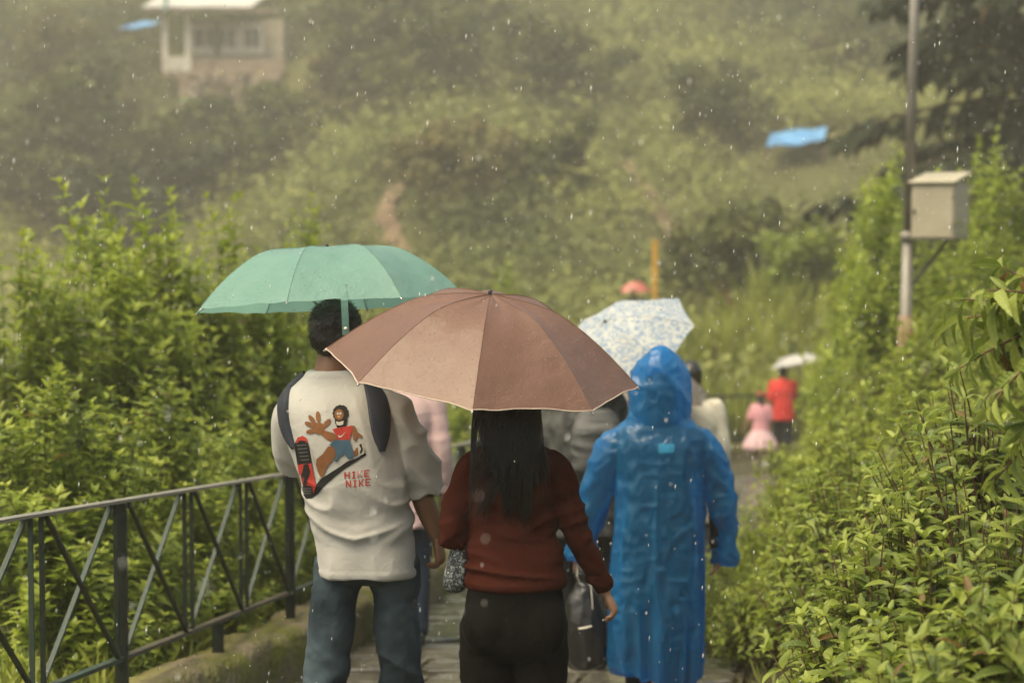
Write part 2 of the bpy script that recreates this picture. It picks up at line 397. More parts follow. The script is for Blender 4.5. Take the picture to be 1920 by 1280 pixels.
# ------------------------------------------------------------------ foliage
def leaf_tmpl(w=.42, fold=.1, droop=.25, fine=True, serr=0):
    """leaf of length 1 along +Y, upper side +Z"""
    if not fine:
        V = [(0, 0, 0), (-w / 2, .45, fold - droop * .2), (0, .5, -droop * .25), (w / 2, .45, fold - droop * .2), (0, 1, -droop)]
        return np.array(V), None, np.array([(0, 2, 1), (0, 3, 2), (1, 2, 4), (2, 3, 4)])
    T = [0, .18, .42, .68, .88, 1]; W = [0, .72, 1, .78, .36, 0]
    V = [(0, t, -droop * t * t) for t in T]; m = len(V); Lf = []; Rt = []
    for t, a in list(zip(T, W))[1:-1]:
        Lf.append(len(V)); V.append((-w / 2 * a, t + .03, fold * a - droop * t * t)); Rt.append(len(V)); V.append((w / 2 * a, t + .03, fold * a - droop * t * t))
    tri = [(0, 1, Lf[0]), (0, Rt[0], 1), (5, Lf[-1], 4), (5, 4, Rt[-1])]; qd = []
    for i in range(3):
        qd += [(i + 1, i + 2, Lf[i + 1], Lf[i]), (i + 1, Rt[i], Rt[i + 1], i + 2)]
    return np.array(V), np.array(qd), np.array(tri)
class Leaves:
    def __init__(s): s.p = []; s.d = []; s.n = []; s.s = []; s.t = []
    def add(s, p, d, n, size, tone): s.p.append(p); s.d.append(d); s.n.append(n); s.s.append(size); s.t.append(tone)
    def arrays(s):
        p, d, n, k, t = (np.array(a, float) for a in (s.p, s.d, s.n, s.s, s.t))
        y = nrm(d); x = nrm(np.cross(y, n)); z = np.cross(x, y)
        return p, np.stack([x, y, z], -1) * k[:, None, None], t
def leaf_mesh(name, arr, tm, sel=None):
    p, R, t = arr
    if sel is not None: p, R, t = p[sel], R[sel], t[sel]
    V, qd, tr = tm; n, k = len(p), len(V)
    W = (np.einsum('nij,vj->nvi', R, V) + p[:, None]).reshape(-1, 3); off = (np.arange(n) * k)[:, None, None]
    me = mesh_np(name, W, quads=None if qd is None else (qd[None] + off).reshape(-1, 4), tris=None if len(tr) == 0 else (tr[None] + off).reshape(-1, 3))
    attr(me, 'tone', np.repeat(np.clip(t, 0, 1), k)); return me
def stems_mesh(name, S, n=5):
    """tapered stems; S = list of (points, r0, r1)"""
    V = []; Fc = []
    for pts, r0, r1 in S:
        P = np.array(pts, float); d = nrm(np.gradient(P, axis=0)); a = np.array([1.0, 0, 0]); m = len(P)
        for k in range(m):
            u = nrm(np.cross(d[k], a) + 1e-6); w = np.cross(d[k], u); r = r0 + (r1 - r0) * k / (m - 1)
            for j in range(n):
                th = 2 * math.pi * j / n; V.append(P[k] + r * (math.cos(th) * u + math.sin(th) * w))
        b = len(V) - m * n
        for k in range(m - 1):
            for j in range(n): Fc.append((b + k * n + j, b + k * n + (j + 1) % n, b + (k + 1) * n + (j + 1) % n, b + (k + 1) * n + j))
    return mesh_np(name, V, faces=Fc)
def rv(R, s=1): return np.array([R.gauss(0, s), R.gauss(0, s), R.gauss(0, s)])
def sprig(LV, S, R, base, tip, size, nodes, whorl, spread, tone, r=.004, rosette=5, bare=.25, bend=.06):
    base, tip = np.array(base, float), np.array(tip, float); L = np.linalg.norm(tip - base); mid = (base + tip) / 2 + rv(R, L * bend)
    f = lambda t: (1 - t) ** 2 * base + 2 * t * (1 - t) * mid + t * t * tip
    S.append(([f(t) for t in (0, .35, .7, 1)], r, r * .45)); ph = R.uniform(0, 6.28)
    for k in range(nodes):
        t = bare + (1 - bare) * k / max(1, nodes - 1); p = f(t); ax = nrm(f(min(1, t + .03)) - f(t - .03)); u = nrm(np.cross(ax, (.3, .9, .2))); w = np.cross(ax, u)
        ph += math.pi / whorl + R.uniform(-.3, .3); top = k == nodes - 1; n = rosette if top else whorl
        for j in range(n):
            th = ph + 2 * math.pi * j / n + R.uniform(-.25, .25); rad = math.cos(th) * u + math.sin(th) * w
            sprd = spread * (.55 if top else 1) * R.uniform(.75, 1.25)
            d = ax * math.cos(sprd) + rad * math.sin(sprd); nn = ax * math.sin(sprd) - rad * math.cos(sprd) + np.array([0, 0, .5]) + rv(R, .15)
            sz = size * R.uniform(.55, 1.35) * (.62 if top else (.75 + .45 * math.sin(math.pi * min(1, .2 + .8 * t))))
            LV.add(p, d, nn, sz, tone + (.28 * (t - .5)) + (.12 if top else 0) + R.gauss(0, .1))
def shrub_data(seed, rx, ry, h, n_sprig, size, nodes, whorl, spread, upright, slen, rosette=5, tone=.45, inner=.25):
    R = random.Random(seed); LV = Leaves(); S = []
    for k in range(n_sprig):
        a = R.uniform(0, 6.283); q = math.sqrt(R.random()); e = R.random()
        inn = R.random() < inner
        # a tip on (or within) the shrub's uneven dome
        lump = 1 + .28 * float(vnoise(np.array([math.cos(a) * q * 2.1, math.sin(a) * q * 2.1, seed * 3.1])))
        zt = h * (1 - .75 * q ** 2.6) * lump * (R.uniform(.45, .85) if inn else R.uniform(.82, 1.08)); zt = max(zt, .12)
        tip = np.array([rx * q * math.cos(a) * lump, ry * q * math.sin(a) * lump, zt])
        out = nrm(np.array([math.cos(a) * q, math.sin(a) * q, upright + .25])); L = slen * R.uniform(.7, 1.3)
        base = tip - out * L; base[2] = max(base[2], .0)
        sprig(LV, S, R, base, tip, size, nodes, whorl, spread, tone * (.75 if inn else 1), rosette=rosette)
        if k % 3 == 0:
            root = np.array([base[0] * .35, base[1] * .35, 0]); S.append(([root, (root + base) / 2 + rv(R, .05), base], .009, .005))
    return LV, S

LM = {
 'left': leaf_mat('leaf_left', (.08, .13, .016), (.2, .265, .036), (.42, .47, .085), tr=.48),
 'right': leaf_mat('leaf_right', (.075, .125, .02), (.18, .235, .036), (.33, .375, .075), tr=.42),
 'right_single': leaf_mat('leaf_right_single', (.10, .15, .026), (.19, .24, .042), (.3, .345, .075), single=True, tr=.42),
 'left_single': leaf_mat('leaf_left_single', (.12, .18, .028), (.22, .28, .048), (.33, .385, .08), single=True, tr=.45),
 'mid': leaf_mat('leaf_mid', (.085, .13, .018), (.19, .24, .034), (.34, .385, .07), tr=.45),
 'grass': leaf_mat('grass', (.12, .14, .022), (.25, .28, .045), (.36, .37, .08), tr=.38),
 'hill': leaf_mat('leaf_hill', (.034, .046, .016), (.13, .148, .045), (.28, .285, .085), rough=.7, spec=.2, tr=.22),
 'dark': leaf_mat('leaf_dark', (.008, .012, .006), (.017, .024, .009), (.035, .045, .015), rough=.6, spec=.15, tr=.12),
 'tree': leaf_mat('leaf_tree', (.026, .035, .011), (.06, .074, .019), (.12, .13, .03), rough=.65, spec=.2, tr=.2),
 'brown': leaf_mat('leaf_brown', (.055, .048, .02), (.125, .11, .042), (.2, .17, .065), rough=.7, spec=.2, tr=.2),
}
T_FINE = leaf_tmpl(.46, .09, .28); T_NARROW = leaf_tmpl(.4, .07, .3, fine=False); T_COARSE = leaf_tmpl(.5, .1, .25, fine=False)
T_LONG = leaf_tmpl(.34, .08, .55); T_SLIM = leaf_tmpl(.36, .08, .4); T_BLOB = (np.array([(0, 0, 0), (.48, .5, .12), (0, 1, -.15), (-.48, .5, .12)]), np.array([(0, 1, 2, 3)]), np.zeros((0, 3), int))

def plant(name, label, cat, loc, rz, data, tm, lm, stem_m, group=None, scale=1, singles=0, single_mat=None, tag_kind=None, cache=None):
    o = thing(name, label, cat, loc, rz, group); o.scale = (scale,) * 3
    if cache is not None and 'fol' in cache:
        f = ob('foliage', cache['fol'], None, o); f['kind'] = 'stuff'; ob('stem', cache['stem'], None, o); return o
    LV, S = data; arr = LV.arrays(); sel = None
    if singles:
        # the leaves that show largest: those on the camera's side of the plant
        w = Matrix.Translation(loc) @ Matrix.Rotation(rz, 4, 'Z') @ Matrix.Scale(scale, 4)
        wp = (np.array(w) @ np.c_[arr[0], np.ones(len(arr[0]))].T).T[:, :3]; vd = nrm(wp - np.array([0, 0, EYE]))
        dist = np.linalg.norm(wp - np.array([0, 0, EYE]), axis=1); size = np.linalg.norm(arr[1][:, :, 1], axis=1)
        ctr = wp.mean(0); front = ((ctr - wp) * vd).sum(1) + .6 * (wp[:, 2] - ctr[2])
        scr = wp[:, 0] / wp[:, 1] * F + 960
        score = np.where((scr < -40) | (scr > 1960), -9, front / front.std() + 1.5 * size / size.mean()); idx = np.argsort(-score)[:singles]
        sel = np.ones(len(size), bool); sel[idx] = False
        lme = leaf_single(tm, single_mat)
        for i in idx:
            A = np.eye(4); A[:3, :3] = arr[1][i]; A[:3, 3] = arr[0][i]
            q = ob('leaf', lme, None, o); q.matrix_local = Matrix(A.tolist())
    fm = leaf_mesh('foliage', arr, tm, sel); f = ob('foliage', fm, lm, o); f['kind'] = 'stuff'
    sm = stems_mesh('stem', S); ob('stem', sm, stem_m, o)
    if cache is not None: cache['fol'] = fm; cache['stem'] = sm
    return o
_ls = {}
def leaf_single(tm, m):
    k = (id(tm), m.name)
    if k not in _ls:
        me = bpy.data.meshes.new('leaf'); qs = [] if tm[1] is None else tm[1].tolist()
        _ls[k] = mesh_np('leaf', tm[0], faces=qs + tm[2].tolist()); _ls[k].materials.append(m)
    return _ls[k]

def gz(x, y): return float(groundz(np.array(x), np.array(y)))

# ---- far hillside cover: one mass of bushes
N = 4600
R_ = np.random.default_rng(11)
Yc = 37 + (R_.random(N) ** 1.35) * 150; Xc = (R_.random(N) * 2 - 1) * (.285 * Yc + 7)
trail_a = [hit(u, v) for u, v in ((768, 338), (745, 362), (728, 390), (722, 412), (738, 438), (735, 460), (755, 490))]
trail_b = [hit(u, v) for u, v in ((1165, 305), (1185, 335), (1208, 360), (1225, 388), (1245, 420), (1260, 445), (1266, 490))]
tarp_xy = hit(1437, 312)
def near_line(X, Y, L, w):
    d = np.full(X.shape, 1e9)
    for a, b in zip(L[:-1], L[1:]):
        a, b = np.array(a), np.array(b); ab = b - a; t = np.clip(((X - a[0]) * ab[0] + (Y - a[1]) * ab[1]) / (ab @ ab), 0, 1)
        d = np.minimum(d, np.hypot((X - a[0] - t * ab[0]) * 1.0, (Y - a[1] - t * ab[1]) * .7))
    return d < w
keep = ~(near_line(Xc, Yc, trail_a, 1.5) | near_line(Xc, Yc + 1.2, trail_a, 1.5) | near_line(Xc, Yc, trail_b, 1.3) | near_line(Xc, Yc + 1.2, trail_b, 1.3) | ((np.abs(Xc - tarp_xy[0] - 1.4) < 3.6) & (Yc > tarp_xy[1] - 9) & (Yc < tarp_xy[1] + 4)) | ((np.abs(Xc + 15.2) < 5.6) & (Yc > 101) & (Yc < 118)))
Xc, Yc = Xc[keep], Yc[keep]; N = len(Xc)
Zc = groundz(Xc, Yc); Pn = np.stack([Xc, Yc, 0 * Xc], 1)
patch = fbm(Pn * .045, 21, 3); fine = fbm(Pn * .25, 25, 2)
rad = (.55 + .011 * Yc) * np.exp(R_.normal(0, .34, N)); hgt = rad * (.75 + .35 * R_.random(N))
ctone = np.clip(.47 + .55 * patch + .26 * fine + R_.normal(0, .07, N) + .16 * ss(-6, 12, Xc) - .12 * ss(0, 12, -Xc), .02, .98)
K = 172
dirs = nrm(R_.normal(size=(N, K, 3)) + np.array([0, 0, .55])); dirs[..., 2] = np.abs(dirs[..., 2])
lump = 1 + .22 * R_.normal(size=(N, K, 1)).clip(-1.5, 1.5)
pos = np.stack([Xc, Yc, Zc], 1)[:, None] + dirs * lump * np.stack([rad, rad, hgt], 1)[:, None]
ld = nrm(R_.normal(size=(N, K, 3)) * np.array([1, 1, .7])); ln = nrm(dirs + R_.normal(size=(N, K, 3)) * .45 + np.array([0, 0, .35]))
sz = (.125 + .0013 * Yc)[:, None] * (.6 + .8 * R_.random((N, K)))
tone = np.maximum(.05, ctone[:, None] + R_.normal(0, .03, (N, K)))
y_ = ld.reshape(-1, 3); x_ = nrm(np.cross(y_, ln.reshape(-1, 3))); z_ = np.cross(x_, y_)
arr = (pos.reshape(-1, 3), np.stack([x_, y_, z_], -1) * sz.reshape(-1)[:, None, None], tone.reshape(-1))
T_TRI = (np.array([(-.42, 0, 0), (.42, .1, .05), (0, 1, -.1)]), None, np.array([(0, 1, 2)]))
hb = ob('hillside_shrubbery', leaf_mesh('hillside_shrubbery', arr, T_TRI), LM['hill'])
tag(hb, 'hazy mass of low olive green bushes covering the hillside', 'shrubbery', kind='stuff')

def trail(L, w, label):
    L = np.array(L, float); t = np.arange(len(L)); T = np.linspace(0, len(L) - 1, 60)
    C = np.stack([cat1(t, L[:, 0], T), cat1(t, L[:, 1], T)], 1); d = nrm(np.gradient(C, axis=0)); n = np.stack([-d[:, 1], d[:, 0]], 1); V = []; Fc = []
    for k in range(60):
        ww = w * (.75 + .5 * float(vnoise(np.array([k * .35, w, 0])) * .5 + .25))
        for j in range(5):
            q = C[k] + n[k] * ww * (j / 4 - .5) * 2; V.append((q[0], q[1], gz(q[0], q[1]) + .22))
    for k in range(59):
        for j in range(4): a = k * 5 + j; Fc.append((a, a + 1, a + 6, a + 5))
    o = ob('trail', mesh_np('trail', V, faces=Fc), M['dirt']); tag(o, label, 'trail', kind='structure')
trail(trail_a, .36, 'bare brown dirt trail above the teal umbrella on the hillside')
trail(trail_b, .34, 'narrow dirt trail slanting down the hillside above the yellow post')

# ---- trees
def tree_mesh(seed, H, crown, n_limb, n_leaf, lsize, trunk_r=.16, low=.25):
    R = random.Random(seed); S = []; LV = Leaves(); lean = np.array([R.uniform(-.1, .1) * H, R.uniform(-.1, .1) * H, 0])
    tp = [np.array([0, 0, -.3]), np.array([0, 0, H * .3]) + lean * .3, np.array([0, 0, H * .62]) + lean * .7, np.array([0, 0, H * .88]) + lean]
    S.append((tp, trunk_r, trunk_r * .3))
    for k in range(n_limb):
        t = low + (1 - low) * k / n_limb; b = tp[0] + (tp[3] - tp[0]) * t; a = k * 2.4 + R.uniform(-.5, .5)
        L = crown * R.uniform(.65, 1.1) * (1 - .45 * max(0, t - .4)); e = b + np.array([math.cos(a) * L, math.sin(a) * L, H * R.uniform(.08, .22)])
        S.append(([b, (b + e) / 2 + np.array([0, 0, H * .03]), e], trunk_r * .42 * (1.2 - t * .7), trunk_r * .1))
        for c in range(5):
            cc = b + (e - b) * R.uniform(.45, 1.1) + rv(R, crown * .17); cr = crown * R.uniform(.2, .36); tn = .45 + R.gauss(0, .13)
            for i in range(n_leaf // (n_limb * 5)):
                u = nrm(rv(R)); u[2] = u[2] * .8 + .15; p = cc + u * cr * R.uniform(.55, 1.08)
                LV.add(p, nrm(rv(R) + u * .4), u + rv(R, .4) + np.array([0, 0, .3]), lsize * R.uniform(.6, 1.3), tn + .15 * u[2] + R.gauss(0, .08))
    return LV, S
TV = []
for i, (sd_, H, cr, nl_) in enumerate([(1, 6, 2.1, 11), (2, 5, 2.4, 11), (3, 7.5, 2.2, 13), (4, 4.2, 1.9, 9)]):
    LV, S = tree_mesh(sd_, H, cr, nl_, 3200, .3); TV.append((leaf_mesh('crown', LV.arrays(), T_BLOB), stems_mesh('trunk', S, 7), H))
    TV[-1][1].materials.append(M['bark'])
crown_var = {}
def crown_of(i, lm):
    if (i, lm) not in crown_var: m_ = TV[i][0].copy(); m_.materials.append(LM[lm]); crown_var[i, lm] = m_
    return crown_var[i, lm]
def tree(u, v_top, Y, i, lm, label, wide=1.0, hpx=None, group=None):
    """a tree whose top is seen at (u, v_top) at depth Y, its foot on the slope there"""
    t = px(u, v_top, Y); z0 = gz(t.x, Y); H = max(2.2, t.z - z0); s = H / TV[i][2]
    o = thing('tree', label, 'tree', (t.x, Y, z0 - .1), (u * .37) % 6.28, group); o.scale = (s * wide, s * wide, s)
    ob('crown', crown_of(i, lm), None, o); ob('trunk', TV[i][1], None, o); return o
for a in [
 (85, 92, 118, 1, 'brown', 'rounded brownish tree at upper edge of the misty slope, beside the hut', 1.5),
 (215, 175, 104, 0, 'brown', 'olive brown tree below the hut with a spreading crown', 1.3),
 (40, 175, 98, 2, 'brown', 'tall brownish tree at the picture edge above the left thicket', 1.2),
 (300, 240, 94, 1, 'tree', 'dark tree under the hut terrace', 1.2),
 (110, 265, 92, 1, 'tree', 'dark rounded tree in the shaded gully', 1.4),
 (450, 235, 92, 0, 'tree', 'green tree in the gully below the pinkish shed', 1.3),
 (270, 300, 86, 3, 'dark', 'small dark tree low in the gully above the bright thicket', 1.6),
 (590, 10, 114, 2, 'tree', 'tall tree close beside the hut roof', 1.2),
 (650, 45, 118, 0, 'tree', 'dense tree on the slope to the side of the hut', 1.4),
 (620, 180, 100, 1, 'brown', 'brownish tree on the slope below the hut terrace end', 1.2),
 (760, 100, 108, 1, 'tree', 'wide dark tree in the upper slope between hut and grassy ridge', 1.5),
 (850, 170, 96, 2, 'brown', 'brownish green tree above the small blue sheet', 1.1),
 (1010, 150, 95, 0, 'tree', 'dark green tree behind the small blue sheet', 1.2),
 (1085, 262, 84, 3, 'tree', 'short leafy tree left of the head of the narrow dirt trail', .9),
 (1385, 160, 94, 1, 'tree', 'dark rounded tree just above the large blue tarpaulin', 1.0),
 (1560, 60, 100, 0, 'brown', 'yellowish tree high on the slope beside the dark conifer', 1.1),
 (930, 30, 120, 1, 'tree', 'hazy tree at the top of the slope above the ridge', 1.3),
]: tree(*a)
def grove(u, vfoot, H, i, lm, label, wide=1.2):
    x, y = hit(u, vfoot, 40); o = thing('tree', label, 'tree', (x, y, gz(x, y) - .1), (u * .53) % 6.28); s = H / TV[i][2]; o.scale = (s * wide, s * wide, s)
    ob('crown', crown_of(i, lm), None, o); ob('trunk', TV[i][1], None, o)
for a in [
 (60, 420, 7, 1, 'tree', 'dark tree at the picture edge just above the left thicket'),
 (190, 400, 6, 0, 'brown', 'brownish round tree above the tallest left spray'),
 (320, 395, 5, 1, 'tree', 'dark green tree in the gully above the thicket middle'),
 (430, 345, 3.8, 2, 'tree', 'slender dark tree on the gully slope left of the dirt trail'),
 (550, 310, 3.8, 1, 'tree', 'broad dark tree in the gully straight above the teal umbrella'),
 (640, 250, 4.2, 0, 'brown', 'olive brown tree between the shed and the brown dirt trail'),
 (720, 215, 6, 1, 'tree', 'wide dark tree above the brown dirt trail head'),
 (800, 260, 6, 0, 'tree', 'dark tree on the ridge just right of the dirt trail head'),
 (880, 120, 7, 2, 'tree', 'tall dark tree on the upper slope above the small blue sheet'),
 (1060, 235, 5, 1, 'tree', 'round dark bush like tree right of the small blue sheet'),
 (1345, 285, 3.4, 1, 'tree', 'dark tree just left of the large blue tarpaulin'),
 (1610, 190, 4.5, 2, 'tree', 'tall tree above the large blue tarpaulin next to the conifer'),
 (1040, 420, 3.2, 3, 'tree', 'low dark tree on the slope left of the yellow post'),
 (880, 430, 3.6, 1, 'brown', 'low olive tree on the slope above the brown umbrella'),
 (90, 240, 5.5, 2, 'brown', 'brown tree in the mist left of the hut'),
]: grove(*a)
# spreading tree with dark limbs standing in front of the slope, right of the yellow post
tree(1430, 395, 47, 1, 'tree', 'spreading green tree with dark limbs beside the yellow post', 1.15)
tree(1545, 420, 43, 0, 'mid', 'leafy green tree behind the roadside thicket and white umbrella', 1.1)
tree(1335, 470, 50, 3, 'hill', 'low light green tree behind the yellow post', 1.3)

# ---- dark conifer at the upper right
R = random.Random(5); LV = Leaves(); S = []; H = 15
S.append(([(0, 0, -.5), (0, 0, 6), (.1, 0, 11), (.1, 0, 15)], .38, .05))
for k in range(58):
    z = 3.4 + 10.8 * k / 58; a = k * 2.4; L = (5.2 - z * .26) * R.uniform(.75, 1.15)
    b = np.array([0, 0, z]); e = b + np.array([math.cos(a) * L, math.sin(a) * L, -.14 * L + R.uniform(-.2, .2)]); m_ = (b + e) / 2 + np.array([0, 0, .22])
    S.append(([b, m_, e], .07, .015)); f = lambda t: (1 - t) ** 2 * b + 2 * t * (1 - t) * m_ + t * t * e
    side = np.array([-math.sin(a), math.cos(a), 0])
    for i in range(46):
        t = R.uniform(.18, 1); p = f(t); w = (1.15 - t * .75) * R.uniform(-1, 1) * .9; q = p + side * w + np.array([0, 0, -.18 * abs(w)])
        for j in range(3): LV.add(q + rv(R, .1), nrm(side * np.sign(w) * .7 + (e - b) / L * .8 + np.array([0, 0, -.55]) + rv(R, .3)), np.array([0, 0, 1]) + rv(R, .3), R.uniform(.35, .65), .4 + R.gauss(0, .16))
p = px(1960, 300, 42); z0 = gz(p.x, 42)
cf = thing('conifer_tree', 'dark drooping conifer filling the upper corner behind the lamp pole', 'tree', (p.x, 42, z0 - 1.2)); cf.scale = (1.22, 1.22, 1.1)
ob('crown', leaf_mesh('crown', LV.arrays(), T_NARROW), LM['dark'], cf); ob('trunk', stems_mesh('trunk', S, 8), M['bark'], cf)
# ------------------------------------------------------------------ thickets beside the path
# left: upright shrubs with whorled narrow leaves, beyond the railing
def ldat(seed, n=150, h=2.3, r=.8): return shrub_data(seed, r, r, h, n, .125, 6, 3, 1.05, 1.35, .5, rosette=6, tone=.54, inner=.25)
LC = [dict() for _ in range(4)]; LD = [ldat(31 + k) for k in range(4)]
def top_of(d): return float(np.percentile([p[2] for p in d[0].p], 99.6)) + .05
LH = [top_of(d) for d in LD]
left_labels = 0
def left_shrub(u, vtop, Y, k, label, w=1.0, singles=0, group=None):
    t = px(u, vtop, Y); z0 = gz(t.x, Y); H = t.z - z0; s = H / LH[k]
    if singles:
        dd = ldat(60 + int(u) % 37, 130); s = H / top_of(dd)
        return plant('shrub', label, 'shrub', (t.x, Y, z0), u * .5, dd, T_NARROW, LM['left'], M['stem'], group, s, singles, LM['left_single'])
    o = plant('shrub', label, 'shrub', (t.x, Y, z0), (u * .71) % 6.28, LD[k], T_NARROW, LM['left'], M['stem'], group, s, cache=LC[k])
    o.scale = (s * w, s * w, s); return o
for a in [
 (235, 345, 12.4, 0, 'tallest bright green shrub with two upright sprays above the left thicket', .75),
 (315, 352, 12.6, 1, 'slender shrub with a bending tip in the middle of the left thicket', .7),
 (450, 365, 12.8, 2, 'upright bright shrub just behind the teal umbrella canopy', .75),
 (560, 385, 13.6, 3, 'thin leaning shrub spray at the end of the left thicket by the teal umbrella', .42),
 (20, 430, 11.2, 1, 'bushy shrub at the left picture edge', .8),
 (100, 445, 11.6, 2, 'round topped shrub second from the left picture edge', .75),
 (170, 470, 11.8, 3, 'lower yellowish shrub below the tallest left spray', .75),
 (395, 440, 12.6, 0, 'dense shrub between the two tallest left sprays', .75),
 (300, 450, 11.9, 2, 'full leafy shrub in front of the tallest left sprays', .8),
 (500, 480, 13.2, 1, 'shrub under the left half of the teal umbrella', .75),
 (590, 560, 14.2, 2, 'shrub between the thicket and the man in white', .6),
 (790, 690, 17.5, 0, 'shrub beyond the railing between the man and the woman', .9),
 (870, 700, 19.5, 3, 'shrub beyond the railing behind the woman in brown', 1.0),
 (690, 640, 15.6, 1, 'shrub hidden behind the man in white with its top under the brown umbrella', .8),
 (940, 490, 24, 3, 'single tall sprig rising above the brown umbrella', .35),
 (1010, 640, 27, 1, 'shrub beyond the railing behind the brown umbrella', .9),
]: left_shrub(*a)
for a in [
 (60, 690, 8.9, 0, 'broad shrub pressed against the railing at the left picture edge', 1),
 (190, 720, 9.3, 1, 'leafy shrub behind the first tall railing post', 1),
 (300, 700, 10.1, 2, 'shrub with starry leaf tips behind the crossed railing bars', 1),
 (420, 760, 10.8, 3, 'pale green shrub behind the railing beside the man in white', 1),
]: left_shrub(*a, singles=170)
# lower filler behind the rail
for k, (u, v, Y) in enumerate([(120, 900, 8.6), (330, 905, 9.9), (500, 870, 11.4), (600, 880, 12.6), (780, 850, 15.4)]):
    left_shrub(u, v, Y, k % 4, ['low leafy shrub at the bottom left corner behind the railing', 'low leafy shrub behind the short railing support', 'low leafy shrub behind the railing just left of the man in white', 'low leafy shrub hidden behind the arm of the man in white', 'low leafy shrub behind the rail seen between man and woman'][k], 1.5, group='low shrubs behind the railing')

# right bank: broad leaved shrubs
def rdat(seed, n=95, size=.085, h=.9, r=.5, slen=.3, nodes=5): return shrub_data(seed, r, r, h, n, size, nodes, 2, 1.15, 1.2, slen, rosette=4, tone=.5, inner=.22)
RC = [dict() for _ in range(4)]; RD = [rdat(81 + k, 230, .105, 1.3, .8, .36, 5) for k in range(4)]; RH = [top_of(d) for d in RD]
def right_shrub(u, vtop, Y, k, label, w=1.0, group=None):
    t = px(u, vtop, Y); z0 = gz(t.x, Y); H = max(.6, t.z - z0); s = H / RH[k]
    o = plant('shrub', label, 'shrub', (t.x, Y, z0), (u * .9) % 6.28, RD[k], T_COARSE, LM['mid'], M['stem_brown'], group, s, cache=RC[k])
    o.scale = (s * w, s * w, s); return o
for a in [
 (1440, 905, 11.6, 0, 'rounded bush at the path edge beside the blue raincoat', .85),
 (1560, 830, 11.4, 1, 'leafy bush on the bank behind the path-edge bush', .9),
 (1400, 985, 11.0, 2, 'low bush spilling onto the path beside the blue raincoat hem', .8),
 (1500, 815, 14.2, 3, 'bush on the bank below the girl in pink', .9),
 (1600, 720, 14.0, 0, 'bank shrub below the foot of the lamp pole', .9),
 (1700, 680, 12.4, 1, 'broad bank shrub in front of the lamp pole foot', .95),
 (1598, 775, 18.5, 1, 'bank shrub close beside the man in red', .75),
 (1628, 680, 18.0, 2, 'bank shrub just under the white umbrella edge', .8),
 (1650, 620, 16.2, 3, 'bank shrub at the left foot of the lamp pole', .8),
 (1780, 600, 14.2, 2, 'bank shrub to the right of the lamp pole foot', .9),
 (1880, 560, 13.0, 0, 'tall bank shrub at the right picture edge', .9),
 (1500, 860, 19.5, 0, 'bank shrub hiding the feet of the man in red', .6),
 (1565, 815, 22.5, 2, 'far bank shrub in front of the man in red', .6),
 (1505, 812, 24.0, 1, 'small far bush in front of the legs of the man in red', .5),
 (1385, 1075, 10.7, 3, 'lowest bush touching the path beside the blue sleeve', .8),
 (1450, 1010, 10.3, 1, 'bush with a dark underside at the path edge', .8),
 (1530, 960, 9.8, 2, 'bush next to the dark gap in the bank', .85),
 (1640, 800, 9.8, 0, 'round bush in the middle of the bank', .85),
 (1740, 720, 10.2, 3, 'bush in the upper middle of the bank', .85),
]: right_shrub(*a)
# taller upright shrubs round the pole and box
for a in [
 (1628, 285, 19.5, 0, 'tall bright shrub standing left of the grey meter box', .62),
 (1632, 405, 18.6, 2, 'bushy shrub left of the pole below the tall bright one', .75),
 (1660, 330, 20.5, 3, 'shrub directly behind the pole and meter box', .6),
 (1840, 255, 19.0, 1, 'tallest upright shrub spray right of the meter box', .55),
 (1780, 320, 19.6, 2, 'shrub top peeping over the meter box', .6),
 (1900, 310, 18.2, 3, 'shrub at the right picture edge beyond the meter box', .65),
 (1870, 420, 16.6, 0, 'dense shrub beside the meter box on its right', .75),
 (1760, 470, 17.9, 1, 'shrub under the meter box', .75),
 (1690, 500, 18.6, 2, 'shrub behind the lower end of the pole', .7),
]: left_shrub(*a)
